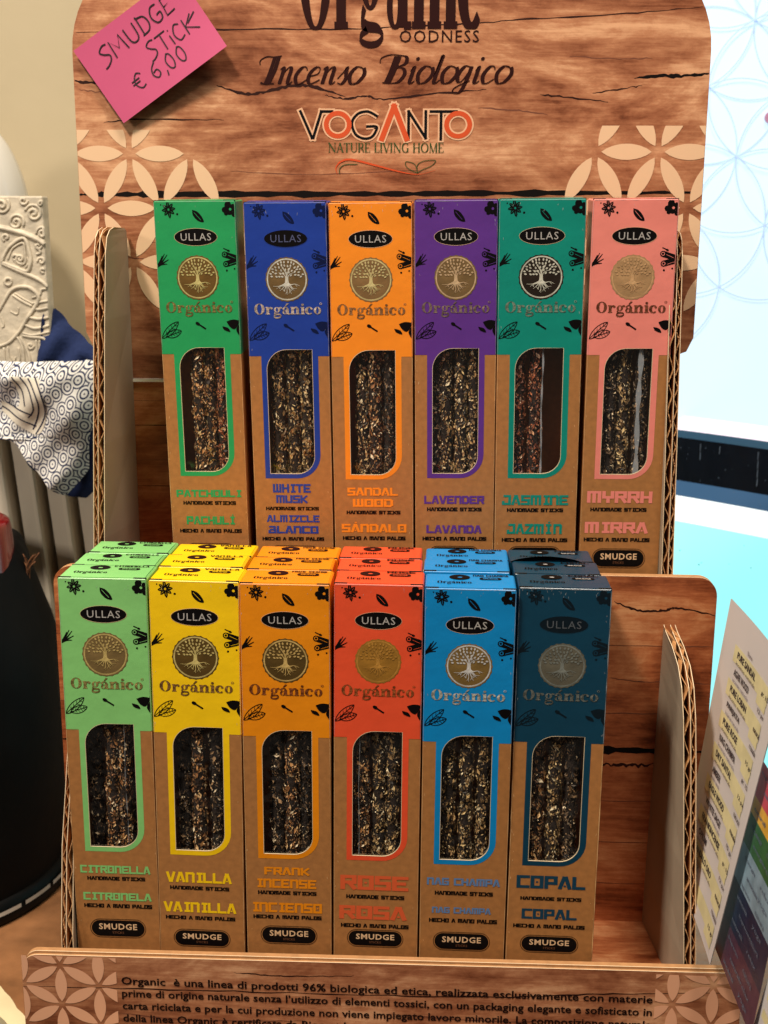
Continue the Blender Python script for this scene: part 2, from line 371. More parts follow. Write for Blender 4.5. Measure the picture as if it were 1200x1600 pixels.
def script(s, thick=0.2, thin=0.045):
    """high-contrast slanted hand lettering, x-height 1"""
    pr = Print(); x = 0; w = lambda t, dx, dz: thin+(thick-thin)*max(0, -dz)**1.1 if dz < 0 else thin+thick*0.12*abs(dx)
    def S(P, n=6): pr.ribbon([(x+a, b) for a, b in smooth2(P, n)], w)
    def O_(cx=0.4):
        S([(cx+.18, .95), (cx-.1, 1.0), (cx-.34, .6), (cx-.22, .08), (cx+.05, 0), (cx+.3, .35), (cx+.32, .8), (cx+.12, 1.0)]); 
        pr.ribbon([(x+a, b) for a, b in smooth2([(cx+.30, .95), (cx+.42, .55), (cx+.2, .1), (cx-.02, .0)])], w)
    for ch in s:
        if ch == 'I':
            S([(-.55, 1.15), (-.6, 1.4), (-.3, 1.62), (.1, 1.6), (.5, 1.66)]); S([(.15, 1.62), (.12, .8), (.05, .1), (0, 0)]); S([(.36, 1.6), (.34, .8), (.2, .05)]); S([(-.25, .08), (0, 0), (.5, .02)]); x += .62
        elif ch == 'B':
            S([(-.6, 1.2), (-.6, 1.5), (-.2, 1.68), (.3, 1.66), (.72, 1.55), (.75, 1.15), (.2, .92)]); S([(.15, 1.6), (.12, .8), (.03, .02)]); S([(.34, 1.6), (.3, .8), (.2, .05)])
            S([(.2, .92), (.7, .9), (.9, .55), (.7, .1), (.3, 0), (-.15, .04)]); x += 1.1
        elif ch == 'n': S([(.02, .85), (.15, 1.0), (.2, .8), (.18, 0)]); S([(.2, .55), (.45, .98), (.6, .9), (.6, .3), (.62, .05), (.72, .0), (.85, .15)]); x += .88
        elif ch == 'c': S([(.62, .8), (.5, 1.0), (.28, .95), (.08, .5), (.2, .05), (.42, 0), (.72, .25)]); x += .74
        elif ch == 'e': S([(.1, .45), (.5, .6), (.55, .9), (.35, 1.0), (.1, .7), (.06, .3), (.25, 0), (.7, .25)]); x += .72
        elif ch == 's': S([(.05, .3), (.3, .75), (.4, 1.0), (.42, .7), (.5, .3), (.35, 0), (.12, .05)]); x += .62
        elif ch == 'o': O_(); x += .82
        elif ch == 'i': S([(.08, .7), (.2, 1.0), (.2, .4), (.2, .06), (.3, 0), (.45, .15)]); pr.disc(x+.26, 1.45, .1); x += .48
        elif ch == 'l': S([(.12, .5), (.25, 1.7), (.2, .6), (.2, .08), (.3, 0), (.48, .2)]); x += .48
        elif ch == 'g': S([(.6, .95), (.3, 1.0), (.08, .5), (.2, .08), (.4, .15), (.6, .7)]); S([(.66, 1.0), (.62, .2), (.5, -.45), (.25, -.6), (.05, -.45), (.2, -.2), (.8, .15)]); x += .86
        else: x += .55
    return pr.xform(lambda a, b: (a+0.28*b, b))

HG = {'S': [(.7,1.0),(.45,1.05),(.15,.85),(.3,.6),(.55,.4),(.5,.15),(.2,-.05),(-.05,-.1)], 'M': [(0,0),(.05,1),(.4,.35),(.72,1),(.85,0)], 'U': [(0,1),(.05,.2),(.3,0),(.55,.2),(.6,1)],
 'D': [(.05,0),(.1,1),(.1,1),(.5,.85),(.6,.4),(.4,.05),(-.05,0)], 'G': [(.6,.95),(.25,.95),(.02,.5),(.2,.05),(.55,.1),(.62,.45),(.35,.42)], 'E': [(.6,1),(.1,.95),(.08,.5),(.45,.55),(.08,.5),(.02,.02),(.55,.05)],
 'T': [(0,1),(.8,1.05)], 'i': [(.1,.62),(.12,0)], 'C': [(.6,.9),(.3,1),(.02,.5),(.2,.02),(.6,.15)], 'K': [(.05,1),(.02,0)], '€': [(.7,.85),(.45,1),(.15,.7),(.1,.3),(.35,0),(.65,.1)],
 '6': [(.5,1.0),(.15,.7),(.02,.3),(.25,0),(.5,.2),(.4,.5),(.1,.4)], ',': [(.12,.08),(.02,-.25)], '0': [(.3,1),(.03,.6),(.1,.1),(.35,0),(.52,.4),(.45,.9),(.25,1.0)]}
HX = {'T': [[(.4,1),(.36,0)]], 'K': [[(.7,1.05),(.05,.5),(.8,.0)], [(.3,.62),(1.0,1.0)]], '€': [[(-.1,.62),(.5,.66)],[(-.12,.42),(.45,.46)]], 'i': [[(.16,.9),(.17,.97)]]}
def hand(s, w=0.12):
    pr = Print(); x = 0
    for ch in s:
        if ch == ' ': x += .5; continue
        pr.ribbon([(x+a, b) for a, b in (smooth2(HG[ch], 5) if ch not in 'ME' else HG[ch])], w)
        for e in HX.get(ch, []): pr.ribbon([(x+a, b) for a, b in e], w)
        x += {'M': 1.1, ',': .3, 'i': .35, 'T': .8, 'K': .9}.get(ch, .82)
    return pr

# ------------------------------------------------------------------ the setting
def clean_box(name, a, b, m, parent=None, **k):
    mb = MB(); mb.box(a, b); return mb.build(name, m, parent, **k)

M_wall = mat("beige_wall_paint", srgb(178, 165, 136), 0.75, noise=0.05, nscale=9, bump=0.0006, bscale=25)
w_ = MB(); w_.grid(lambda u, v: (-1.6+1.72*u, 0.42, -1.0+2.6*v), 4, 4)
tag(w_.build('wall', M_wall), kind='structure')

M_table = mat("worn_brown_table_top", srgb(150, 104, 68), 0.35, noise=0.35, nscale=45, bump=0.0004, bscale=120, detail=8)
tb = MB()
# the table top: left front corner cut on a slant, as seen beside the stand
tp = [(-0.262, 0.0652), (-0.236, 0.037), (-0.20, -0.002), (-0.16, -0.05), (0.60, -0.05), (0.60, 0.52), (-0.95, 0.52), (-0.95, 0.80*0+0.40), (-0.9, 0.76*0+0.38), (-0.60, 0.36)]
tp = [(-0.20, -0.002), (-0.14, -0.067), (0.62, -0.067), (0.62, 0.80), (-0.94, 0.80)]
tb.face([(x, y, -0.0805) for x, y in tp]); 
tab = empty('display_table', (0, 0, -0.0805))
def rel(o, p): o.parent = p; o.location = -p.location; return o
rel(tb.build('table_top', M_table), tab)
e0, e1 = Vector((-0.14, -0.067, 0)), Vector((-0.94, 0.80, 0)); d_ = (e1-e0).normalized(); n_ = Vector((-d_.y, d_.x, 0)); n_ = n_ if n_.x < 0 else -n_
M_trim = mat("cream_table_edge", srgb(226, 212, 170), 0.6, noise=0.08, nscale=60)
tr = MB()
def trim(t, k): 
    p = e0+(e1-e0)*t; o_ = n_*(0.0+0.012*min(k, 0.5)*2+0.0006*sin(t*160)+0.0004*sin(t*391)); zz = -0.0800 if k <= .5 else -0.0800-(k-.5)*0.03
    return (p.x+o_.x-n_.x*0.001, p.y+o_.y-n_.y*0.001, zz)
tr.grid(trim, 160, 4); rel(tr.build('table_edge', M_trim), tab)
M_floor = mat("black_shadowed_floor", srgb(20, 16, 14), 0.7, noise=0.5, nscale=40)
tag(tab, "brown worn table top with cream edge under the cardboard display", "table")
fl = MB(); fl.face([(-3, -2, -0.85), (3, -2, -0.85), (3, 3, -0.85), (-3, 3, -0.85)]); tag(fl.build('floor', M_floor), kind='structure')

# ------------------------------------------------------------------ cardboard display stand
stand = empty('display_stand', (-0.008, 0.0, -0.08))
tag(stand, "two tier cardboard display stand printed like wooden planks, holding the incense boxes", "display stand")
def in_stand(o): o.parent = stand; o.location = -stand.location; return o

def rrect(x0, z0, x1, z1, r, n=8):
    """r: radii TL, TR, BR, BL"""
    out = []
    for (cx, cz, a0, rr) in ((x0+r[0], z1-r[0], 180, r[0]), (x1-r[1], z1-r[1], 90, r[1]), (x1-r[2], z0+r[2], 0, r[2]), (x0+r[3], z0+r[3], -90, r[3])):
        if rr <= 0: out.append((cx, cz)); continue
        for k in range(n+1): t = radians(a0-90*k/n); out.append((cx+rr*cos(t), cz+rr*sin(t)))
    return out
def card(name, outline, y0, y1, m_front, m_edge=M_kraftedge, m_back=M_whitecard):
    mb = MB(); T = tessellate_polygon([[Vector((x, z, 0)) for x, z in outline]])
    for t in T:
        P = [outline[i] for i in t]
        ar = sum(P[i-1][0]*P[i][1]-P[i][0]*P[i-1][1] for i in range(3))
        if ar < 0: P = P[::-1]
        mb.face([(p[0], y0, p[1]) for p in P], 0); mb.face([(p[0], y1, p[1]) for p in P[::-1]], 2)
    K = len(outline)
    for i in range(K):
        a, b = outline[i], outline[(i+1) % K]
        for (ya, yb, m) in ((y0, y0+0.0005, 3), (y0+0.0005, y1, 1)):
            mb.face([(a[0], ya, a[1]), (b[0], ya, b[1]), (b[0], yb, b[1]), (a[0], yb, a[1])], m)
    return in_stand(mb.build(name, [m_front, m_edge, m_back, M_liner], merge=False))
def card_print(pr, name, parent, y, mats, scale=1.0, e=0.00006, step=4e-6):
    o = pr.build(name, mats, None, 0, fn=lambda a, b, k: (a*scale, y-e-k, b*scale), step=step)
    o.parent = parent; return o

def jag(pts, w0, seed, n=10, amp=0.0006, m=0, pr=None):
    rnd = random.Random(seed); P = smooth2(pts, n)
    Q = [(p[0], p[1]+rnd.uniform(-amp, amp)) for p in P]; W = [w0*rnd.uniform(0.35, 1.0) for _ in P]
    K = len(Q)
    pr.ribbon(Q, lambda t, dx, dz: max(0.0002, W[min(K-1, int(t*(K-1)+.5))]*min(1, 0.25+4*t, 0.25+4*(1-t))), m)

def lattice(pr, ox, oz, L, rect, ang=0, wid=0.25, gap=0.10, keep=None, m=0):
    pr2 = Print(clip=rect); ca, sa = cos(ang), sin(ang)
    P = lambda i, j: (ox+(i*L+j*L/2)*ca-(j*L*0.866)*sa, oz+(i*L+j*L/2)*sa+(j*L*0.866)*ca)
    for i in range(-9, 10):
        for j in range(-9, 10):
            a = P(i, j)
            for di, dj in ((1, 0), (0, 1), (-1, 1)):
                b = P(i+di, j+dj); mid = ((a[0]+b[0])/2, (a[1]+b[1])/2)
                if not (rect[0]-L < mid[0] < rect[2]+L and rect[1]-L < mid[1] < rect[3]+L): continue
                if keep and not keep(*mid): continue
                pa = (a[0]+(b[0]-a[0])*gap, a[1]+(b[1]-a[1])*gap); pb = (a[0]+(b[0]-a[0])*(1-gap), a[1]+(b[1]-a[1])*(1-gap))
                pr2.lens(pa, pb, L*wid, m, 10)
    pr.add(pr2)

# header card (with the two ears beside the tray) ------------------------------------------
HY = 0.152
hl, hr_ = -0.2080, 0.1855
out = rrect(hl, 0.338, hr_, 0.585, (0.062, 0.062, 0.0, 0.0), 12)
k = out.index(out[-1])
outl = out[:-2] + [(hr_, 0.350), (hr_-0.004, 0.341), (hr_-0.012, 0.338), (0.166, 0.338), (0.166, 0.3200), (-0.186, 0.3200), (-0.186, 0.338), (hl+0.012, 0.338), (hl+0.004, 0.341), (hl, 0.350)]
header = card('header_card', outl, HY, HY+0.005, M_wood)
pr = Print(); jag([(-0.2079, 0.4372), (-0.15, 0.4375), (0.02, 0.4385), (0.1854, 0.4398)], 0.0048, 3, 24, 0.0002, 0, pr)
for pts, w, sd, m in (([(-0.2050, 0.5345), (-0.15, 0.5350), (-0.1124, 0.5362), (-0.0372, 0.5362), (0.03, 0.5385), (0.0761, 0.5414), (0.14, 0.545), (0.179, 0.5480)], 0.0011, 5, 1),
        ([(-0.2075, 0.5060), (-0.195, 0.505), (-0.18, 0.5065)], 0.0022, 6, 1),
        ([(-0.118, 0.5035), (-0.1, 0.4985), (-0.085, 0.500), (-0.0691, 0.5034), (-0.055, 0.502), (-0.0373, 0.4965)], 0.0024, 7, 1),
        ([(-0.05, 0.4975), (-0.0373, 0.4953), (-0.025, 0.4972), (-0.0134, 0.4951), (0.02, 0.4985), (0.0499, 0.5007)], 0.0016, 8, 1),
        ([(0.083, 0.4978), (0.1, 0.4962), (0.1247, 0.4935)], 0.0013, 9, 1),
        ([(0.115, 0.4985), (0.1321, 0.5010), (0.145, 0.503)], 0.0009, 10, 1),
        ([(0.140, 0.5072), (0.1569, 0.5088), (0.17, 0.5085), (0.185, 0.5102)], 0.0026, 11, 0),
        ([(-0.19, 0.4812), (-0.17, 0.483), (-0.1137, 0.4829)], 0.0010, 12, 1), ([(0.045, 0.490), (0.07, 0.4885), (0.088, 0.486)], 0.0009, 13, 2), ([(0.10, 0.520), (0.13, 0.5185), (0.15, 0.519)], 0.0007, 14, 2),
        ([(-0.205, 0.5010), (-0.185, 0.499), (-0.15, 0.4995)], 0.0008, 15, 2), ([(-0.17, 0.408), (-0.13, 0.4065)], 0.0007, 16, 2),
        ([(-0.18, 0.398), (-0.16, 0.3965), (-0.145, 0.3972)], 0.0009, 17, 2), ([(-0.11, 0.452), (-0.06, 0.450), (0.01, 0.4525)], 0.0006, 18, 2)):
    pq_ = Print(); jag(pts, w, sd, 8, 0.0004, m, pq_); card_print(pq_, 'crack_print', header, HY, [M_dark, M_crack, M_crack2])
card_print(pr, 'plank_seam_print', header, HY, [M_dark, M_crack, M_crack2])
pr = Print()
# left rosettes step down to the right, right rosettes step down to the left
lattice(pr, -0.1747, 0.4624, 0.0388, (hl+0.0002, 0.338, -0.10, 0.4768), keep=lambda x, z: x+ (z-0.4768)*0.62 < (-0.136 if z < .47 else -.155) and z > 0.378)
card_print(pr, 'rosette_print', header, HY, [M_petal], e=0.00014); pr = Print()
lattice(pr, 0.1568, 0.4640, 0.0388, (0.09, 0.338, hr_-0.0002, 0.4795), keep=lambda x, z: x-(z-0.4795)*0.62 > 0.1235 and z > 0.366)
card_print(pr, 'rosette_print', header, HY, [M_petal], e=0.00014)
M_white_halo = mat("pale_halo_ink", srgb(226, 178, 140), 0.55)
M_orange = mat("orange_red_ink", srgb(206, 78, 32), 0.5)
M_green_ink = mat("dark_green_ink", srgb(52, 74, 30), 0.5)
M_navy_ink = mat("black_navy_ink", srgb(8, 9, 14), 0.5, spec=.15)
E_TXT = 0.00026
# big title, cut by the top of the picture
pr = fat("Organic", thick=0.36, thin=0.075); pr.fit(-0.0655, 0.5265, 0.0465, 0.5265+0.0477*1.0)
# keep proportions of descender and caps: refit from the baseline
pr = fat("Organic", thick=0.37, thin=0.08); a, b, c, d = pr.bounds()
pr.xform(lambda x, z: (-0.0655+(x-a)/(c-a)*0.1115, 0.5363+z*0.0440*(0.42 if z < 0 else 1)))
card_print(pr, 'title_lettering', header, HY, [M_brownink], e=E_TXT)
card_print(font_print("OODNESS", -0.0040, 0.5282, 0.0446, 0.5352, 0, 1.15), 'small_lettering', header, HY, [M_brownink], e=E_TXT)
pr = script("Incenso"); a, b, c, d = pr.bounds(); pr.xform(lambda x, z: (-0.0908+(x-a)/(c-a)*0.0665, 0.5042+z*0.00985))
card_print(pr, 'script_lettering', header, HY, [M_brownink], e=E_TXT)
pr = script("Biologico"); a, b, c, d = pr.bounds(); pr.xform(lambda x, z: (-0.0162+(x-a)/(c-a)*0.0825, 0.5045+z*0.00985))
card_print(pr, 'script_lettering', header, HY, [M_brownink], e=E_TXT)
# logo word
def logo(grow, ms):
    p = Print(); W = 2.0+grow
    for st in ([(0, 44), (18, 2), (20, 2), (33, 44), (50, 44)], [(122, 36), (112, 42), (104, 44), (92, 41), (83, 31), (82, 20), (88, 7), (100, 1), (112, 3), (119, 12), (120, 20), (104, 20)], [(171, 0), (171, 44), (198, 2), (198, 44)], [(206, 44), (246, 44)], [(222, 44), (222, 0)]):
        p.ribbon(smooth2(st, 5) if len(st) > 8 else st, 4.2+2*grow, ms[0]) if len(st) > 8 else p.strokes(st, 4.4+2*grow, ms[0])
    p.ring(59, 23, 22+grow, 14.5-grow, ms[1]); p.ring(249, 23, 22+grow, 14.5-grow, ms[1])
    p.strokes([(129, 1), (148, 52), (168, 1)], 8.4+2*grow, ms[1])
    return p.xform(lambda x, z: (-0.0655+x*0.000395, 0.4713+z*0.000375))
card_print(logo(2.6, (0, 0)), 'logo_halo', header, HY, [M_white_halo], e=0.00020, step=1e-6)
card_print(logo(0, (0, 1)), 'logo_lettering', header, HY, [M_navy_ink, M_orange], e=E_TXT)
pr = romancaps("NATURE LIVING HOME"); a, b, c, d = pr.bounds(); pr.xform(lambda x, z: (-0.0484+(x-a)/(c-a)*0.0724, 0.4634+z*0.0057))
card_print(pr, 'tagline_lettering', header, HY, [M_green_ink], e=E_TXT)
pr = Print(); q = lambda x, z: (-0.0434+x*0.0004, 0.4590-z*0.0004)
pr.ribbon(smooth2([q(2, 22), q(0, 12), q(8, 3), q(24, 0), q(60, 8), q(100, 18), q(130, 22), q(156, 16)], 8), lambda t, dx, dz: 0.0012*max(0.15, sin(pi*min(1, t+.05))), 0)
pr.ribbon(smooth2([q(6, 22), q(6, 14), q(14, 8), q(34, 7)], 6), 0.0005, 1)
for P in ([(128, 20), (112, 12), (110, 3), (124, 7), (128, 20)], [(128, 20), (128, 8), (138, 2), (156, 1), (150, 9), (136, 15), (128, 20)]):
    pr.ribbon(smooth2([q(*p) for p in P], 5), 0.00045, 1)
card_print(pr, 'swoosh_print', header, HY, [M_orange, M_green_ink], e=E_TXT)

# back card below the slit
back = card('back_card', [(-0.186, 0.150), (0.166, 0.150), (0.166, 0.3178), (-0.186, 0.3178)], HY+0.001, HY+0.005, M_wood_red)
pr = Print()
for z, w, m in ((0.2885, 0.0009, 0), (0.2472, 0.0008, 0), (0.305, 0.0005, 1), (0.265, 0.0005, 1)):
    pr = Print(); jag([(-0.186, z), (-0.1, z+0.0005), (0.0, z-0.0004), (0.166, z)], w, int(z*1000), 12, 0.0002, m, pr); card_print(pr, 'plank_seam_print', back, HY+0.001, [M_crack, M_crack2])
M_slit = mat("white_slit_light", srgb(250, 245, 235), 0.6)
s_ = MB(); s_.box((-0.186, HY-0.0012, 0.3178), (0.166, HY+0.004, 0.3194)); in_stand(s_.build('slit_light_strip', M_slit))  # white strip paints the light coming through the slit below the header

# middle card ------------------------------------------------------------------------------
MY = 0.085
mid = card('middle_card', rrect(-0.2170, -0.080, 0.1962, 0.2098, (0.012, 0.012, 0, 0)), MY, MY+0.006, M_wood_red)
def sj(*a_):
    p_ = Print(); jag(*a_, p_); card_print(p_, 'plank_seam_print', mid, MY, [M_dark, M_crack, M_crack2])
sj([(-0.2169, 0.0930), (0, 0.0940), (0.13, 0.0950), (0.1961, 0.0952)], 0.0070, 21, 20, 0.0002, 0)
sj([(0.1339, 0.1934), (0.1499, 0.1878), (0.165, 0.1883), (0.1732, 0.1899), (0.1961, 0.1858)], 0.0019, 22, 10, 0.0004, 1)
sj([(0.1339, 0.1434), (0.155, 0.1415), (0.1732, 0.142), (0.1961, 0.1405)], 0.0009, 23, 10, 0.0003, 2)
sj([(0.128, 0.086), (0.145, 0.0845), (0.165, 0.086)], 0.0025, 26, 12, 0.0010, 1)
for a_, z in ((24, 0.0018), (25, 0.031), (27, 0.060), (28, 0.120), (29, 0.165)): sj([(-0.2169, z), (0.13, z), (0.196, z+0.0006)], 0.0007, a_, 14, 0.0003, 2)
# shelves
sh = MB(); sh.box((-0.186, MY+0.006, 0.176), (0.166, HY+0.001, 0.1815)); in_stand(sh.build('upper_shelf', M_wood_red))
sh = MB(); sh.box((-0.1935, -0.007, -0.031), (0.1735, MY, -0.0254)); in_stand(sh.build('lower_shelf', M_wood_flat))

# front card -------------------------------------------------------------------------------
FY = -0.013
fo = rrect(-0.2165, -0.080, 0.2030, 0.0, (0.010, 0.010, 0, 0)); fo = [(x, z+(0.0008+0.0035*(x+0.2)/0.4 if z > -0.05 else 0)-0.001*(z > -0.05)) for x, z in fo]
front = card('front_card', fo, FY, FY+0.0018, M_wood)
fo2 = rrect(-0.2150, -0.080, 0.2015, 0.0, (0.008, 0.008, 0, 0)); fo2 = [(x, z+(0.0020+0.0035*(x+0.2)/0.4 if z > -0.05 else 0)-0.001*(z > -0.05)) for x, z in fo2]
card('front_card_backing', fo2, FY+0.0022, FY+0.0060, M_kraftedge, M_kraftedge, M_kraftedge)
pr = Print()
jag([(-0.2164, -0.0213), (-0.1, -0.020), (0.05, -0.0180), (0.13, -0.0125), (0.2029, -0.0095)], 0.0010, 31, 14, 0.0004, 1, pr)
card_print(pr, 'plank_seam_print', front, FY, [M_dark, M_crack, M_crack2])
for i_, pts in enumerate(([(-0.2164, -0.052), (-0.19, -0.053), (-0.16, -0.050)], [(-0.16, -0.037), (-0.12, -0.040), (-0.05, -0.038)], [(-0.09, -0.0075), (-0.06, -0.0085), (-0.02, -0.007)], [(0.0, -0.031), (0.06, -0.0335), (0.12, -0.031)], [(-0.12, -0.060), (0.05, -0.062), (0.2, -0.060)])):
    pr = Print(); jag(pts, 0.0009, 40+i_, 12, 0.0003, 1+(i_ % 2), pr); card_print(pr, 'crack_print', front, FY, [M_dark, M_crack, M_crack2])
pr = Print()
lattice(pr, -0.1934, -0.0066, 0.0262, (-0.2163, -0.079, -0.1600, -0.0008), ang=pi/2, wid=0.27, gap=0.08)
card_print(pr, 'rosette_print', front, FY, [M_petal_f], e=0.00014); pr = Print()
lattice(pr, 0.1867, -0.0049, 0.0262, (0.1540, -0.079, 0.2028, 0.0012), ang=pi/2, wid=0.27, gap=0.08)
card_print(pr, 'rosette_print', front, FY, [M_petal_f], e=0.00014)
M_fink = mat("brown_black_text_ink", srgb(26, 10, 9), 0.55, spec=.15)
for i_, s in enumerate(("Organic  è una linea di prodotti 96% biologica ed etica, realizzata esclusivamente con materie",
      "prime di origine naturale senza l’utilizzo di elementi tossici, con un packaging elegante e sofisticato in",
      "carta riciclata e per la cui produzione non viene impiegato lavoro minorile. La composizione naturale",
      "della linea Organic è certificata da Biocert International e non contiene sostanze tossiche o chimiche")):
    z = -0.0178-0.0083*i_
    card_print(font_print(s, -0.1572, z, 0.1528, z+0.0050, 0.018, 1.0, capfit=True), 'text_line', front, FY, [M_fink], e=E_TXT)

# corrugated side panels -------------------------------------------------------------------
def side_panel(rows, sgn, t=0.0072, k=0.55, P1=0.0190, P2=0.0130):
    """rows: (z_front, y_front, x_front, z_back, y_back, x_back) of the INNER face from the bottom up; sgn = outward x direction"""
    root = empty('side_panel', (rows[0][2], rows[0][1], rows[0][0]))
    root.parent = stand; root.location = Vector((rows[0][2], rows[0][1], rows[0][0]))-stand.location
    org = Vector((rows[0][2], rows[0][1], rows[0][0]))
    def sheet(name, off, m, th=0.0004):
        mb = MB(); fr = []; bk = []
        for zf, yf, xf, zb, yb, xb in rows:
            fr.append(Vector((xf+sgn*off, yf, zf))-org); bk.append(Vector((xb+sgn*off, yb, zb))-org)
        w = Vector((sgn*th, 0, 0))
        for i in range(len(rows)-1):
            mb.face([fr[i], bk[i], bk[i+1], fr[i+1]], 0); mb.face([fr[i]+w, fr[i+1]+w, bk[i+1]+w, bk[i]+w], 0)
            mb.face([fr[i], fr[i+1], fr[i+1]+w, fr[i]+w], 1)
        mb.face([fr[-1], bk[-1], bk[-1]+w, fr[-1]+w], 1)
        return mb.build(name, [m, M_liner], root)
    sheet('inner_liner', 0.0, M_whitecard); sheet('middle_liner', t*k, M_flute); sheet('outer_liner', t-0.0004, M_flute)
    # front edge polyline with arc length
    E = [Vector((r[2], r[1], r[0])) for r in rows]; acc = [0]
    for a, b in zip(E[:-1], E[1:]): acc.append(acc[-1]+(b-a).length)
    def at(s_):
        for i in range(len(acc)-1):
            if s_ <= acc[i+1]: f = (s_-acc[i])/(acc[i+1]-acc[i]+1e-9); return E[i].lerp(E[i+1], f)
        return E[-1]
    mb = MB()
    for x0, x1, per, ph, sd in ((0.0004, t*k, P1, 0.0, 1), (t*k+0.0004, t-0.0004, P2, 1.0, 2)):
        rnd = random.Random(sd+int(rows[0][2]*1e4)); n = int(acc[-1]/per*16); prev = None
        for i in range(n+1):
            s_ = acc[-1]*i/n; c_ = at(s_); ph2 = 2*pi*s_/per+ph+0.5*sin(s_*90+sd); am = .82+.18*sin(s_*61+sd*2+rows[0][2]*9); ph2 += .7*sin(s_*37+sd)+.35*sin(s_*171); tri = am*((2/pi)*math.asin(sin(ph2))*0.75+0.25*sin(ph2))
            x = (x0+x1)/2+(x1-x0)/2*tri
            p = Vector((c_.x+sgn*x, c_.y+0.0006+rnd.uniform(-.0003, .0003), c_.z))-org
            if prev:
                th = 0.00022; nrm = (p-prev); nn = Vector((nrm.z, 0, -nrm.x)).normalized()*th
                D = Vector((0, 0.010, 0))
                mb.face([prev-nn, p-nn, p+nn, prev+nn], 1); mb.face([prev-nn, prev-nn+D, p-nn+D, p-nn], 0); mb.face([prev+nn, p+nn, p+nn+D, prev+nn+D], 0)
            prev = p
    mb.build('flute', [M_flute, M_kraftedge], root)['kind'] = 'stuff'
    return root
# upper left, upper right, lower left, lower right
def upper_rows(xs, xb):
    X = lambda z: xs[0]+(xs[1]-xs[0])*(z-.182)/(.415-.182)
    return [(z, y, X(z), z2, y2, xb) for z, y, z2, y2 in ((.182, .0915, .182, .151), (.2254, .0915, .2254, .151), (.286, .0918, .286, .151), (.362, .0930, .362, .151), (.402, .0950, .402, .151), (.4110, .0980, .4110, .1505), (.4152, .1040, .4150, .1490), (.4168, .1130, .4166, .1440))]
side_panel(upper_rows((-.1868, -.1762), -.1780), -1)
side_panel(upper_rows((.1635, .1575), .1600), 1)
side_panel([(-0.0254, -0.006, -0.1874, -0.0254, MY, -0.1890), (0.0087, -0.005, -0.1872, 0.0087, MY, -0.1890), (0.06, 0.006, -0.1874, 0.06, MY, -0.1890), (0.11, 0.026, -0.1876, 0.11, MY, -0.189), (0.140, 0.036, -0.1876, 0.14, MY, -0.189),
            (0.165, 0.044, -0.1876, 0.165, MY, -0.189), (0.178, 0.055, -0.1876, 0.176, MY-0.001, -0.189)], -1)
side_panel([(-0.0254, -0.006, 0.1718, -0.0254, MY, 0.1622), (0.0057, -0.005, 0.1706, 0.0057, MY, 0.1624), (0.06, -0.001, 0.1680, 0.06, MY, 0.1632), (0.1219, 0.0023, 0.1650, 0.1219, MY, 0.1642),
            (0.150, 0.0060, 0.1638, 0.150, MY, 0.1646), (0.166, 0.0120, 0.1630, 0.1648, MY, 0.1648), (0.175, 0.0230, 0.1625, 0.172, MY, 0.1648), (0.180, 0.0420, 0.1622, 0.177, MY-0.001, 0.1646), (0.1820, 0.0620, 0.1620, 0.1805, MY-0.004, 0.1640)], 1)

# ------------------------------------------------------------------ incense boxes
BW, BD, BH = 50.0, 27.0, 250.0          # mm
V = lambda v: BH-v                      # print measure: v mm below the top edge
WX0, WX1, WV0, WV1 = 11.0, 39.2, 86.4, 163.4
def win_outline(g=0.0, rt=12.5, rb=11.0):
    x0, x1, z1, z0 = WX0-g, WX1+g, V(WV0-g), V(WV1+g)
    return rrect(x0, z0, x1, z1, (rt+g*.6, 0.0, rb+g*.8, 0.0), 8)
def holed(mb, outer, hole, y, m=0):
    T = tessellate_polygon([[Vector((x, z, 0)) for x, z in outer], [Vector((x, z, 0)) for x, z in hole]]); A = outer+hole
    for t in T:
        P = [A[i] for i in t]; ar = sum(P[i-1][0]*P[i][1]-P[i][0]*P[i-1][1] for i in range(3))
        if ar < 0: P = P[::-1]
        mb.face([(p[0]*.001, y, p[1]*.001) for p in P], m)
_body = {}
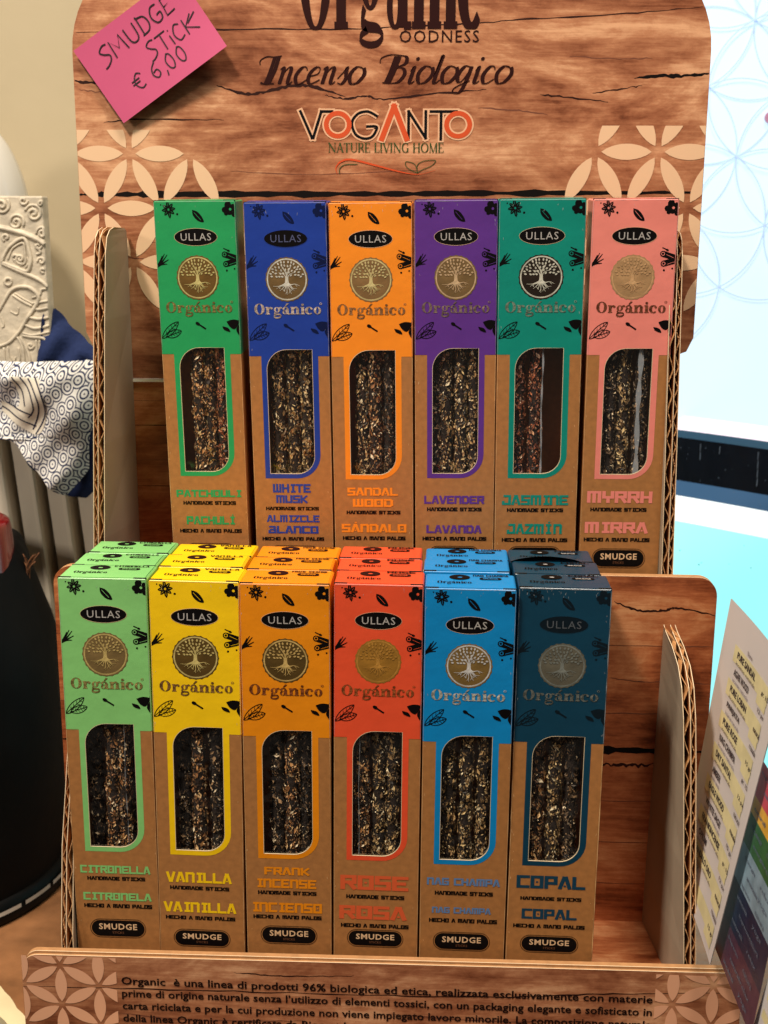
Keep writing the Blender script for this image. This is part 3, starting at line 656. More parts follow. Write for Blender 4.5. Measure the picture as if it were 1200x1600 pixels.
def body_mesh():
    """0 kraft, 1 printed colour, 2 pale cut edge"""
    if 'm' in _body: return _body['m']
    mb = MB(); r = 0.7; vb = V(90.2)
    F = [(r, 0), (BW-r, 0), (BW-r, BH-r), (r, BH-r)]; H = win_outline()
    # front in kraft (colour band lies on it); the part above the band is hidden by it
    holed(mb, F, H, 0.0, 0)
    T0 = 0.00055
    K = len(H)
    for i in range(K):
        a, b = H[i], H[(i+1) % K]; mb.face([(a[0]*.001, 0, a[1]*.001), (b[0]*.001, 0, b[1]*.001), (b[0]*.001, T0, b[1]*.001), (a[0]*.001, T0, a[1]*.001)], 2)
    holed(mb, [(r, 0), (BW-r, 0), (BW-r, BH-r), (r, BH-r)], H, T0, 0)
    s = .001
    def wallstrip(z0, z1, m):
        path = []
        for k in range(4): t = radians(90*k/3); path.append((BW-r+r*sin(t), r-r*cos(t)))
        path += [(BW, BD-.4), (BW-.4, BD), (.4, BD), (0, BD-.4)]
        for k in range(4): t = radians(90*k/3); path.append((r-r*cos(t), r-r*sin(t)))
        for a, b in zip(path[:-1], path[1:]): mb.face([(a[0]*s, a[1]*s, z0*s), (b[0]*s, b[1]*s, z0*s), (b[0]*s, b[1]*s, z1*s), (a[0]*s, a[1]*s, z1*s)], m)
    wallstrip(0, vb, 0); wallstrip(vb, BH-r, 1)
    # top with rounded front edge
    for k in range(3):
        t0, t1 = radians(30*k), radians(30*(k+1)); g = lambda t: (r-r*cos(t), BH-r+r*sin(t))
        a, b = g(t0), g(t1); i0, i1 = r*(1-cos(0)), 0
        mb.face([(r*s, a[0]*s, a[1]*s), ((BW-r)*s, a[0]*s, a[1]*s), ((BW-r)*s, b[0]*s, b[1]*s), (r*s, b[0]*s, b[1]*s)], 1)
    mb.face([(r*s, r*s, BH*s), ((BW-r)*s, r*s, BH*s), ((BW-r)*s, (BD-.4)*s, BH*s), (r*s, (BD-.4)*s, BH*s)], 1)
    for x0, x1 in ((0, r), (BW-r, BW)):
        xi = r if x0 == 0 else BW-r; xo = 0 if x0 == 0 else BW
        P = [(xi*s, r*s, BH*s), (xo*s, r*s, (BH-r)*s), (xo*s, (BD-.4)*s, (BH-r)*s), (xi*s, (BD-.4)*s, BH*s)]
        mb.face(P, 1); mb.face([(xi*s, 0, (BH-r)*s), (xo*s, r*s, (BH-r)*s), (xi*s, r*s, BH*s)], 1)
    mb.face([(0, 0, 0), (BW*s, 0, 0), (BW*s, BD*s, 0), (0, BD*s, 0)], 0)
    me = bpy.data.meshes.new('carton'); me.from_pydata(mb.v, [], mb.f)
    for p, m in zip(me.polygons, mb.m): p.material_index = m
    bm = bmesh.new(); bm.from_mesh(me); bmesh.ops.remove_doubles(bm, verts=bm.verts, dist=1e-6); bm.to_mesh(me); bm.free()
    _body['m'] = me; return me

def band_print():
    """printed colour: the top band plus the frame round the window"""
    mb = MB(); r = 0.7
    outer = [(r, V(90.2)), (WX0-3.4, V(90.2)), (WX0-3.4, V(166.4)), (WX1+3.8-15, V(166.4))]
    for k in range(1, 9): t = radians(-90+90*k/8); outer.append((WX1+3.8-15+15*cos(t), V(166.4)+15+15*sin(t)))
    outer += [(WX1+3.8, V(90.2)), (BW-r, V(90.2)), (BW-r, BH-r), (r, BH-r)]
    holed(mb, outer, win_outline(0.0), -0.00007, 0)
    # pale line where the board is cut
    pe = Print(); pe.ribbon(win_outline(0.12), 0.24, 1, closed=True)
    for n, P, m in pe.P: mb.face([(p[0]*.001, -0.00010, p[1]*.001) for p in P], m)
    return mb

def emblem_disc():
    p = Print(); p.disc(25, V(44.5), 12.2, m=1, n=40); p.ring(25, V(44.5), 13.0, 12.3, 1, 72, sc=0.020, k_=24); p.ring(25, V(44.5), 12.3, 11.5, 0, 48); return p
def tree_relief():
    p = Print(); cx, cz = 25, V(44.5); rnd = random.Random(4)
    for sx in (-1, 1): p.ribbon(smooth2([(cx+sx*.9, cz-2.6), (cx+sx*.75, cz+1.5), (cx+sx*2.6, cz+3.4), (cx+sx*5, cz+4.0)], 6), lambda t, dx, dz: .7*(1-.7*t))
    p.ribbon([(cx, cz-3), (cx, cz+3)], .8)
    p.ribbon(smooth2([(cx, cz+1.5), (cx-.6, cz+4), (cx-2.4, cz+7)], 4), .6); p.ribbon(smooth2([(cx, cz+1.5), (cx+.6, cz+4), (cx+2.4, cz+7)], 4), .6)
    pts = []
    for _ in range(2000):
        a, r = rnd.uniform(-.12, pi+.12), 10.4*math.sqrt(rnd.random()); x, z = r*cos(a), r*sin(a)+.3
        if z < 1.6 or (abs(x) < 1.6 and z < 3.6): continue
        if all((x-q[0])**2+(z-q[1])**2 > 2.7 for q in pts): pts.append((x, z))
    for x, z in pts:
        a = math.atan2(z-1, x)+rnd.uniform(-.5, .5); l = .88
        p.lens((cx+x-l*cos(a), cz+z-l*sin(a)), (cx+x+l*cos(a), cz+z+l*sin(a)), 1.05, 0, 5)
    for k in range(9):
        a = radians(-165+150*k/8); L = 6.5+rnd.uniform(-.8, 1.6); b = a+rnd.uniform(-.3, .3)
        P = [(cx+.25*(k-4), cz-2.2), (cx+cos(a)*2.6, cz-2.6+sin(a)*1.8), (cx+cos(a)*L*.7, cz-2.3+sin(b)*L*.6), (cx+cos(a)*L*1.1, cz-2.2+sin(a)*L*.85)]
        p.ribbon(smooth2(P, 4), lambda t, dx, dz: .65*(1-.75*t))
        p.ribbon([P[2], (P[2][0]+rnd.uniform(-1.4, 1.4), P[2][1]-1.5)], .25)
    return p
def maker_oval(): 
    p = Print(); p.disc(25, V(20.8), 13.0, 4.9, 0, 40); p.ring(25, V(20.8), 13.25, 13.08, 1, 48, roz=5.12, riz=4.95); return p
def botanics():
    p = Print(clip=(0.75, V(89), BW-0.75, BH-0.8)); z0 = V(0)
    cx, cz = 9.2, V(4.9)
    for k in range(8):
        a = radians(90+45*k+8); L = 5.2 if k % 4 == 0 else 4.3
        p.lens((cx+.5*cos(a), cz+.5*sin(a)), (cx+L*cos(a), cz+L*sin(a)), 1.9)
        p.lens((cx+1.6*cos(a), cz+1.6*sin(a)), (cx+L*.82*cos(a), cz+L*.82*sin(a)), .16, 1)
    p.disc(14.4, V(7.6), .65); p.disc(4.6, V(2.2), .4)
    P = smooth2([(23.6, V(5.2)), (24.0, V(8.4)), (27, V(11.6)), (30.4, V(12.2)), (29.2, V(9)), (26.6, V(6.2)), (23.6, V(5.2))], 4); p.step(); p.poly(P)
    p.ribbon([(24.6, V(6.6)), (28.6, V(11))], .22, 1)
    for x, v, r in ((45.4, 2.6, 2.3), (43.6, 5.4, 2.0), (48.6, 4.2, 2.3), (46.2, 6.6, 1.8), (48.8, 7.8, 1.6), (44.2, 7.4, 1.3)): p.disc(x, V(v), r*1.02, r*.9, n=9, rot=x)
    p.disc(46.8, V(5.0), .8, m=1, n=7)
    for d in ((6.8, 31.0), (7.6, 33.8), (5.2, 30.4), (6.6, 36.4), (3.8, 31.6)): p.ribbon(smooth2([(0, V(38)), (d[0]*.45, V(36.0+.2*(d[1]-33))), (d[0], V(d[1]))], 5), lambda t, dx, dz: 1.4*(1-.75*t))
    for (x0, v0, x1, v1, r) in ((42.2, 31.0, 51, 33.8, 1.75), (42.8, 36.6, 51, 34.4, 1.75)):
        p.ribbon([(x0, V(v0)), (x1, V(v1))], r*2); p.disc(x0, V(v0), r, r); p.ring(x0, V(v0), r*.62, r*.42, 1, 14); p.ribbon([(x0+2, V(v0-.1)-.5), (x1, V(v1)-.6)], .2, 1)
    p.ribbon([(41.6, V(27.4)), (43.8, V(28.4))], .6); p.disc(44.6, V(28.8), .95, .6, rot=-.4); p.disc(43.2, V(40.4), .6); p.disc(48, V(39.4), .5)
    # outlined cocoa leaves
    for (xa, va, xb, vb_, wd) in ((.9, 80.6, 11.6, 70.6, 4.6), (3.6, 79.4, 13.2, 76.2, 4.4)):
        dx, dz = xb-xa, -(vb_-va); l = math.hypot(dx, dz); nx, nz = -dz/l, dx/l
        for sg in (-1, 1):
            p.ribbon([(xa+dx*k/12+sg*nx*wd/2*(4*(k/12)*(1-k/12))**.8, V(va)+dz*k/12+sg*nz*wd/2*(4*(k/12)*(1-k/12))**.8) for k in range(13)], .42)
            for k in range(3, 10, 2):
                h = wd*.34*(4*(k/12)*(1-k/12)); p.ribbon([(xa+dx*k/12, V(va)+dz*k/12), (xa+dx*(k+1.2)/12+sg*nx*h, V(va)+dz*(k+1.2)/12+sg*nz*h)], .24)
        p.ribbon([(xa-.6, V(va)-.3), (xb, V(vb_))], .34)
    p.disc(23.6, V(71.8), 1.5, 1.0, rot=-.5); p.ribbon([(24.2, V(72.2)), (28.6, V(75.0))], .95)
    p.step(); p.poly(smooth2([(38.8, V(73.4)), (40, V(75.6)), (43.6, V(76.8)), (42.4, V(74.4)), (38.8, V(73.4))], 4))
    p.step(); p.poly(smooth2([(41.6, V(70.6)), (45.4, V(69.4)), (49.4, V(70.2)), (48.2, V(73.4)), (46.2, V(75.2)), (43.6, V(73.8)), (41.6, V(70.6))], 4))
    p.step(); p.poly(smooth2([(48.6, V(73)), (50.5, V(72)), (50.5, V(80)), (48.8, V(78.4)), (47.4, V(75.6)), (48.6, V(73))], 3))
    p.ribbon([(49.8, V(66)), (49.4, V(70.5))], .7)
    return p
def tuck_top():
    """ink on the closing flap (u, depth) plus the two tuck slits"""
    p = Print(clip=(.8, .8, BW-.8, BD-.8)); p.disc(19, 19.6, 5.8, 4.6, 0, 24); p.disc(19.2, 19.2, 1.4, .9, 1, 8)
    return p
def top_words(name):
    p = Print(clip=(.8, .8, BW-.8, BD-.8)); q = fat("Orgánico", .34, .09); q.fit(6.5, 6.4, 25.5, 12.4); p.add(q)
    q = techno(name, 26.5 if len(name) > 6 else 28.5, 21.5, 46.5 if len(name) > 6 else 45, 24.6); p.add(q)
    p.step(); p.poly(rrect(30, 15.2, 42.4, 19.4, (2.0,)*4, 4)); q = font_print("SMUDGE", 32, 16.2, 40.4, 18.4, .02, m=1); p.add(q)
    return p
_shared = {}
def shared(key, fn):
    if key not in _shared:
        o = fn(); _shared[key] = o.data; bpy.data.objects.remove(o)
    return _shared[key]
def badge(v0, v1, x0=9.0, x1=40.6):
    p = Print(); z0, z1 = V(v1), V(v0); h = (z1-z0)/2-.01
    p.step(); p.poly(rrect(x0, z0, x1, z1, (h,)*4, 8))
    g = .75; ri = rrect(x0-g, z0-g, x1+g, z1+g, (h+g,)*4, 8); p.ribbon(ri, .3, 0, closed=True)
    q = font_print("SMUDGE", x0+4.4, z0+(z1-z0)*.42, x1-4.4, z0+(z1-z0)*.80, .022, 1.12, m=1); p.add(q)
    q = font_print("STICKS", x0+12.4, z0+(z1-z0)*.16, x1-12.4, z0+(z1-z0)*.30, 0, 1.1, m=2); p.add(q); return p

M_ovalin = mat("badge_cream_ink", srgb(226, 190, 150), 0.5)
M_dimink = mat("badge_brown_ink", srgb(120, 76, 50), 0.5)
M_slot = mat("dark_tuck_slit", srgb(14, 12, 10), 0.9)
M_film = bpy.data.materials.new('clear_window_film'); M_film.use_nodes = True
nt = M_film.node_tree; [nt.nodes.remove(n) for n in list(nt.nodes)]
o_ = nt.nodes.new('ShaderNodeOutputMaterial'); mx = nt.nodes.new('ShaderNodeMixShader'); tr_ = nt.nodes.new('ShaderNodeBsdfTransparent'); gl = nt.nodes.new('ShaderNodeBsdfGlossy')
gl.inputs['Roughness'].default_value = 0.16; gl.inputs['Color'].default_value = (1, 1, 1, 1); mx.inputs[0].default_value = 0.075
nz = nt.nodes.new('ShaderNodeTexNoise'); nz.inputs['Scale'].default_value = 60; bp = nt.nodes.new('ShaderNodeBump'); bp.inputs['Distance'].default_value = 0.002
tcn = nt.nodes.new('ShaderNodeTexCoord'); nt.links.new(tcn.outputs['Object'], nz.inputs['Vector']); nt.links.new(nz.outputs['Fac'], bp.inputs['Height']); nt.links.new(bp.outputs[0], gl.inputs['Normal'])
nt.links.new(tr_.outputs[0], mx.inputs[1]); nt.links.new(gl.outputs[0], mx.inputs[2]); nt.links.new(mx.outputs[0], o_.inputs['Surface'])
M_sleeve_glint = mat("cellophane_glint", srgb(190, 198, 205), 0.2, spec=0.8); M_sleeve_glint.node_tree.nodes['Principled BSDF'].inputs['Alpha'].default_value = 0.55  # pale ribbon colour paints the highlight streak on the cellophane sleeve

# smudge sticks ------------------------------------------------------------------------------
def ramp_mat(name, cols, rough=0.6):
    m = bpy.data.materials.new(name); m.use_nodes = True; nt = m.node_tree; b = nt.nodes['Principled BSDF']; b.inputs['Roughness'].default_value = rough; b.inputs['Specular IOR Level'].default_value = .6
    g = nt.nodes.new('ShaderNodeNewGeometry'); r = nt.nodes.new('ShaderNodeValToRGB'); r.color_ramp.interpolation = 'CONSTANT'
    nt.links.new(g.outputs['Random Per Island'], r.inputs[0]); nt.links.new(r.outputs[0], b.inputs['Base Color'])
    e = r.color_ramp.elements; e[0].position = 0; e[0].color = cols[0][1]; e[1].position = cols[1][0]; e[1].color = cols[1][1]
    for p_, c_ in cols[2:]: x = e.new(p_); x.color = c_
    return m
M_flk = {
 'brown': ramp_mat('brown_herb_flakes', [(0, srgb(40, 26, 16)), (.22, srgb(98, 66, 38)), (.44, srgb(146, 98, 56)), (.64, srgb(190, 138, 84)), (.80, srgb(222, 184, 130)), (.92, srgb(244, 226, 190))]),
 'olive': ramp_mat('olive_herb_flakes', [(0, srgb(34, 26, 16)), (.24, srgb(88, 68, 42)), (.44, srgb(138, 108, 68)), (.64, srgb(186, 150, 98)), (.80, srgb(216, 186, 130)), (.92, srgb(244, 228, 188))]),
 'rust': ramp_mat('rusty_herb_flakes', [(0, srgb(44, 20, 12)), (.22, srgb(104, 50, 26)), (.48, srgb(150, 78, 42)), (.70, srgb(188, 112, 70)), (.87, srgb(216, 160, 116)), (.95, srgb(236, 204, 170))]),
 'dark': ramp_mat('dark_herb_flakes', [(0, srgb(18, 15, 12)), (.32, srgb(62, 48, 34)), (.56, srgb(106, 82, 56)), (.76, srgb(164, 130, 92)), (.91, srgb(226, 204, 166))]),
}
M_core = mat('dark_incense_paste', srgb(34, 22, 14), 0.9, noise=0.4, nscale=500, bump=0.0006, bscale=700)
SL, SR = 0.205, 0.0036
_fl = {}
def flake_mesh(kind, var):
    k = (kind, var)
    if k in _fl: return _fl[k]
    rnd = random.Random(var*13+hash_kind[kind]); mb = MB(); n = 4600
    for i in range(n):
        a = rnd.uniform(0, 2*pi); z = rnd.uniform(0.004, SL-.002); cl = sin(z*310+a*2.0+var)+sin(z*173-a*3.0)
        if cl < -0.7 and rnd.random() < .8: continue
        r = SR*(1.0+.10*sin(z*210+a*2)+.07*sin(z*530)+.06*cl)+rnd.uniform(-.0003, .0005)
        L = rnd.choice((rnd.uniform(.0010, .0022), rnd.uniform(.0010, .0024), rnd.uniform(.0020, .0044))); W = L*rnd.uniform(.26, .55); th = rnd.gauss(pi/2, .65)
        c = Vector((r*cos(a), r*sin(a), z)); T = Vector((-sin(a), cos(a), 0)); Z = Vector((0, 0, 1)); Nn = Vector((cos(a), sin(a), 0))
        d = (T*cos(th)+Z*sin(th)+Nn*rnd.uniform(-.35, .35)).normalized(); s2 = d.cross(Nn).normalized(); up = Nn*rnd.uniform(-.0002, .0007); s2 = (s2+Nn*rnd.uniform(-.6, .6)).normalized()
        mb.face([c-d*L/2, c+s2*W/2+up, c+d*L/2, c-s2*W/2+up])
    me = bpy.data.meshes.new('herb_flakes'); me.from_pydata(mb.v, [], mb.f); me.materials.append(M_flk[kind]); _fl[k] = me; return me
hash_kind = {'brown': 1, 'olive': 2, 'rust': 3, 'dark': 4}
mb = MB(); mb.tube([(0.0002*sin(k*2.1), 0.0002*cos(k*1.7), SL*k/16) for k in range(17)], [SR*(0.97+.05*sin(k*1.9)) for k in range(17)], 10)
core = mb.build('core', M_core, smooth=True); core_me = core.data; bpy.data.objects.remove(core)

BOXES = [  # key, pose(x,y,z,rx,ry,rz,sx), colour, text colour, names [(s,x0,v0,x1,v1)], handmade, hecho, badge, sticks [(u, kind, dy)], short colour words, scent
 ('citronella', (-0.18638, 0.00015, 0.00055, -0.00195, 0.00066, 0.00598, 1.00275), (134,204,120), [('CITRONELLA',4.0,175.2,45.6,180.6)], [('CITRONELA',5,192.8,45.7,198.2)], (7.9,182.4,42.2,185.0), (5.2,200.2,45.7,202.9), (211.2,221.6), [(13.6,'dark',6),(21.2,'brown',0),(29.4,'brown',1),(37,'dark',6)], 'light green'),
 ('vanilla', (-0.13636, -0.00001, 0.00012, -0.00384, 0.00577, -0.00509, 1.0157), (250,206,10), [('VANILLA',4.6,177.1,43,184.2)], [('VAINILLA',2.6,196.5,45.3,203.5)], (6.8,186.2,41.3,188.8), (3.8,205.6,44.5,208.2), (215.4,225.0), [(15,'dark',3),(24.6,'brown',0),(34.6,'dark',1)], 'yellow'),
 ('frankincense', (-0.08418, -0.0001, -0.00029, 0.00393, 0.00062, 0.00201, 1.0042), (236,142,8), [('FRANK',10.9,171.6,37.5,177.0),('INCENSE',6.8,179.2,41.2,185.2)], [('INCIENSO',4,194.5,44.4,201.1)], (7,187,41.2,189.6), (4,202.8,44.1,205.4), (210.9,221.0), [(18,'dark',1),(26.2,'brown',0),(34.6,'dark',2)], 'amber orange'),
 ('rose', (-0.03294, 0.00002, 0.00001, -0.00524, 0.00488, 0.00102, 0.99054), (232,82,46), [('ROSE',4,176,44.1,185.6)], [('ROSA',3.4,195.3,43.6,204.6)], (7.5,188.3,41.7,191), (4.4,207,44.6,209.7), (211.8,221.3), [(17,'brown',0),(25.6,'olive',1),(34,'olive',0)], 'red orange'),
 ('blue', (0.01762, -0.00006, -0.00022, 0.01333, 0.0037, 0.00054, 0.99707), (0,136,206), [('NAG CHAMPA',3.9,174.9,46.3,179.9)], [('NAG CHAMPA',7.1,193.8,41.5,198.0)], (8.6,183.4,42.3,186.2), (5.5,201.2,45.2,204.0), (211.1,221.4), [(15.6,'olive',0),(24.8,'olive',-1),(34.4,'olive',0)], 'bright blue'),
 ('copal', (0.06831, -0.00002, 0.00007, -0.00295, 0.00556, 0.00083, 1.01423), (4,58,82), [('COPAL',4.8,172.4,43.8,180.9)], [('COPAL',8.4,193.7,39.8,200.5)], (7.3,185.9,41.9,188.4), (3.8,203.6,44.6,206.2), (211.7,221.2), [(15.4,'brown',1),(25,'olive',0),(34,'dark',1)], 'dark petrol blue'),
 ('patchouli', (-0.14319, 0.10025, 0.20585, 0.04345, -0.01212, -0.00307, 0.97445), (34,158,92), [('PATCHOULI',4.2,175.2,46.3,180.0)], [('PACHULÍ',9.9,191.0,41.3,197.9)], (8.4,182.4,42.5,185.0), (5.2,200.6,45.5,203.2), (211,221.5), [(20,'brown',0),(27.8,'brown',1),(35.2,'rust',0)], 'green'),
 ('musk', (-0.08983, 0.10026, 0.20527, 0.04887, -0.01143, -0.00184, 0.97735), (30,62,158), [('WHITE',12,170.0,36.2,175.5),('MUSK',13.9,177.0,34.3,182.5)], [('ALMIZCLE',7.3,190,41.4,194.9),('BLANCO',8.1,197,40.5,202.2)], (7.1,184.6,41.1,187.0), (4.1,204.4,44,206.8), (211,221.5), [(16.6,'olive',0),(25.6,'olive',1),(34.8,'olive',0)], 'royal blue'),
 ('sandalwood', (-0.03993, 0.10024, 0.20521, 0.04148, -0.01249, -0.00098, 0.98804), (248,144,34), [('SANDAL',8.5,171.4,40.4,177),('WOOD',11.8,178.6,37.6,184.2)], [('SÁNDALO',4.5,193.6,45.6,200.8)], (7.8,186.3,41.8,188.8), (5.1,203,44.9,205.6), (211,221.5), [(17.6,'olive',1),(26.2,'brown',0),(35,'dark',1)], 'orange'),
 ('lavender', (0.01063, 0.10023, 0.20678, 0.0372, -0.0126, 0.00018, 0.97656), (92,48,140), [('LAVENDER',5.7,177.4,44,183.0)], [('LAVANDA',7.1,196.4,42.5,202.0)], (7.5,185.0,42.2,187.6), (4.6,204.0,45.4,206.6), (211,221.5), [(12.8,'dark',2),(19.8,'olive',0),(28,'olive',0),(36.2,'olive',1)], 'purple'),
 ('jasmine', (0.05997, 0.10014, 0.20757, 0.04316, -0.01287, -0.00072, 1.00803), (0,138,122), [('JASMINE',4.3,176.8,44.8,183.6)], [('JAZMÍN',7.6,193.8,41.7,202.4)], (7.5,185.4,41.8,188), (4.6,204.7,44.9,207.3), (211,221.5), [(13.8,'rust',0),(22.4,'rust',0)], 'teal green'),
 ('myrrh', (0.11278, 0.10018, 0.20785, 0.03978, -0.00714, 0.0016, 0.98816), (238,138,126), [('MYRRH',3.6,174.0,43.9,181.8)], [('MIRRA',2.9,193.6,42.4,201.2)], (5.9,184.4,40.7,187.0), (2.6,203.8,43.6,206.4), (211.8,222.6), [(15.4,'dark',0),(24,'olive',1),(33.4,'dark',0)], 'salmon pink'),
]
NEIGH = {'citronella': 'at the left end of the lower row', 'vanilla': 'between the light green and amber boxes', 'frankincense': 'between the yellow and red boxes', 'rose': 'between the amber and bright blue boxes',
 'blue': 'between the red and dark petrol boxes', 'copal': 'right end of lower row', 'patchouli': 'at the left end of the upper row', 'musk': 'between the green and orange boxes', 'sandalwood': 'between the royal blue and purple boxes',
 'lavender': 'between the orange and teal boxes', 'jasmine': 'between the purple and pink boxes', 'myrrh': 'at the right end of the upper row'}
def copy_tree(o, parent=None):
    c = o.copy(); COL.objects.link(c); c.parent = parent
    for ch in [x for x in ALL if x.parent == o]: copy_tree(ch, c)
    return c
me_oval = me_bot = None
for bi, (key, pose, colr, n1, n2, hm, he, bdg, sticks, cw) in enumerate(BOXES):
    lower = bi < 6
    x, y, z, rx, ry, rz, sx = pose
    M3 = Euler((rx, ry, rz), 'XYZ').to_matrix()
    base = Vector((x, y, z)) - M3 @ Vector((0, 0, 0.0237))
    c_ = srgb(*colr)
    glossy = key in ('copal', 'musk')
    mc = mat('printed_'+key+'_colour', c_, 0.42 if not glossy else 0.36, spec=0.5, coat=0.3, coat_rough=0.25, noise=0.055, nscale=55, bump=0.0009, bscale=26)
    mt = mat('lettering_'+key+'_colour', c_ if key not in ('blue', 'rose') else tuple(.72*a+.28*b for a, b in zip(c_, srgb(172, 116, 60))), 0.5)
    me = body_mesh().copy(); ix = [p.material_index for p in body_mesh().polygons]
    me.materials.clear(); [me.materials.append(m) for m in (M_kraft, mc, M_boardcut)]
    for p_, i_x in zip(me.polygons, ix): p_.material_index = i_x
    scent = {'blue': ''}.get(key, key+' ')
    root = empty('incense_box', base, (rx, ry, rz)); root.scale = (sx, 1, 1)
    tag(root, '%s %sincense box%s, %s' % (cw, scent, ', front of column' if lower else '', NEIGH[key]), 'incense box', 'incense boxes in the lower tier' if lower else 'incense boxes in the upper tier')
    link('carton', me, root)
    tw = {'blue': 'NAG CHAMPA', 'frankincense': 'FRANK INCENSE', 'sandalwood': 'SANDAL WOOD', 'musk': 'WHITE MUSK'}.get(key, n1[0][0])
    tops = []
    # top flap: print, slits and a slightly raised flap
    fb = MB()
    lift = 0.00025
    fb.grid(lambda u, v: (0.0012+0.0476*u, 0.0010+0.0252*v, BH*.001+lift+0.0004*sin(pi*v)*(0.6+0.4*sin(3*u+bi))), 8, 4)
    tops.append(fb.build('tuck_flap', mc, root, smooth=True))
    for x0, x1 in ((0.2, 7.4), (BW-7.4, BW-0.2)):
        s2 = MB(); s2.box((x0*.001, 0.0004, BH*.001-.0006), (x1*.001, 0.0014, BH*.001+.00045)); tops.append(s2.build('tuck_slit', M_slot, root))
    zf = lambda a, b, k: (a*.001, b*.001, BH*.001+lift+.00052+k)
    tt = Print(); tt.add(tuck_top()); tt.add(top_words(tw))
    M_topink = M_brownink if key in ('frankincense', 'rose', 'vanilla') else M_black
    tops.append(tt.build('flap_print', [M_topink, M_white_ink if key == 'copal' else mc], root, 0, fn=zf, step=3e-6))
    if lower:
        for kk in (1, 2):   # the two boxes behind: only their tops rise into view
            if key == 'copal' and kk == 2: dyn, dz, rzz = 0.0545, -0.0004, 0.012
            else: dyn, dz, rzz = 0.0274*kk+random.uniform(-.0002, .0003), random.uniform(-.0007, .0007), random.uniform(-.010, .010)
            b2 = base + Vector((random.uniform(-.0008, .0008)+{'vanilla': 0.0008, 'citronella': 0.0006}.get(key, 0)*kk, dyn+0.0004, dz))
            r2 = empty('incense_box', b2, (0, 0, rzz)); r2.scale = (min(sx, 1.0)*.985, 1, 1)
            tag(r2, '%s %sincense box, %s in column %s' % (cw, scent, 'second' if kk == 1 else 'last', {'vanilla': 'beside the light green column', 'frankincense': 'right of the yellow column', 'rose': 'right of the amber column', 'blue': 'right of the red column', 'copal': 'beside bright blue column', 'citronella': 'at the left edge of the stand'}[key]), 'incense box', 'incense boxes in the lower tier')
            link('carton', me, r2)
            for t_ in tops:
                c2 = t_.copy(); COL.objects.link(c2); c2.parent = r2
            o2 = band_o = None
            bm_ = band_print().build('colour_print', [mc, M_boardcut], r2)
            if key == 'copal' and kk == 2:   # its flap gapes open
                gp = MB(); gp.grid(lambda u, v: (0.0005+0.046*u, -0.0004+0.010*v, BH*.001+0.0004+0.0032*(1-v)*sin(pi*min(1, u*1.1))**.7), 12, 4); gp.build('raised_flap_lip', mc, r2, smooth=True)
    band_print().build('colour_print', [mc, M_boardcut], root)
    wr = Print(); rw = random.Random(bi*5+1)  # edge lines paint light caught at the board edge; chips are wear
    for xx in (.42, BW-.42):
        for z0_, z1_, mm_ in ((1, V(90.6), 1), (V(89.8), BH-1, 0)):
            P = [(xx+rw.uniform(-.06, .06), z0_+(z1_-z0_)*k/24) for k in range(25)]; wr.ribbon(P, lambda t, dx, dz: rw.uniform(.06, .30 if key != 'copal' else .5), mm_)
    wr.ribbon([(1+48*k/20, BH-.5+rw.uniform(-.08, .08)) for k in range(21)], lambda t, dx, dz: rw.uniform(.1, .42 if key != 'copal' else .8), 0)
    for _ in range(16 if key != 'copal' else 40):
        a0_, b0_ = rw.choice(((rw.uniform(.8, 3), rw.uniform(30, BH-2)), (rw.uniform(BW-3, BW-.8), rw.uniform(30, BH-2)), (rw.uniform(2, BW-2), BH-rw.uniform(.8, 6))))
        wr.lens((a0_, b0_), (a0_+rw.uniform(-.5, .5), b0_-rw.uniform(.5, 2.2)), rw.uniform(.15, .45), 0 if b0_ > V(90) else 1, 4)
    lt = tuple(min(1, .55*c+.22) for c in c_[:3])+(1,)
    wr.build('edge_glint_wear', [mat(key+'_glint_wear', lt, .6), mat(key+'_kraft_glint_wear', srgb(214, 172, 120), .7)], root, 0.00011)['kind'] = 'stuff'
    if bi == 0:
        me_oval = maker_oval().build('maker_badge', [M_black, M_petal], root, 0.00016).data
        me_bot = botanics().build('botanical_print', [M_black, mc], root, 0.00013).data
        eo = emblem_disc().build('tree_emblem', [M_gold, M_goldD], root, 0.00016); me_disc = eo.data
        me_tree = tree_relief().build('tree_relief', [M_gold], eo, 0.00030).data
        og = fat("Orgánico", .33, .085); og.ring(8.0, 1.45, .16, .10, 0, 10); og.fit(4.4, V(67.6), 46.2, V(58.2)); me_org = og.build('foil_lettering', [M_gold], root, 0.00020).data
        me_ull = font_print("ULLAS", 15.8, V(22.9), 34.4, V(18.6), .0, 1.12).build('badge_lettering', [M_white_ink], root, 0.00028).data
        me_film = None
        for o in [o for o in COL.objects if o.data in (me_oval, me_bot, me_disc, me_tree, me_org, me_ull)]: bpy.data.objects.remove(o)
    faint = key in ('musk', 'copal')
    M_bk = M_black if not faint else mat(key+'_dark_ink', tuple(c*0.16 for c in c_[:3])+(1,), 0.3, coat=.3)
    a_ = me_oval.copy(); a_.materials[0] = M_bk if key == 'copal' else M_black; a_.materials[1] = mt if faint else M_petal
    ov = link('maker_badge', a_, root); link('badge_lettering', me_ull.copy() if faint else me_ull, ov)
    if faint: ov.children[0].data.materials[0] = mat(key+'_dim_lettering', tuple(.35*c+.08 for c in c_[:3])+(1,), .4)
    b_ = me_bot.copy(); b_.materials[0] = M_bk; b_.materials[1] = mc; link('botanical_print', b_, root)['kind'] = 'stuff'
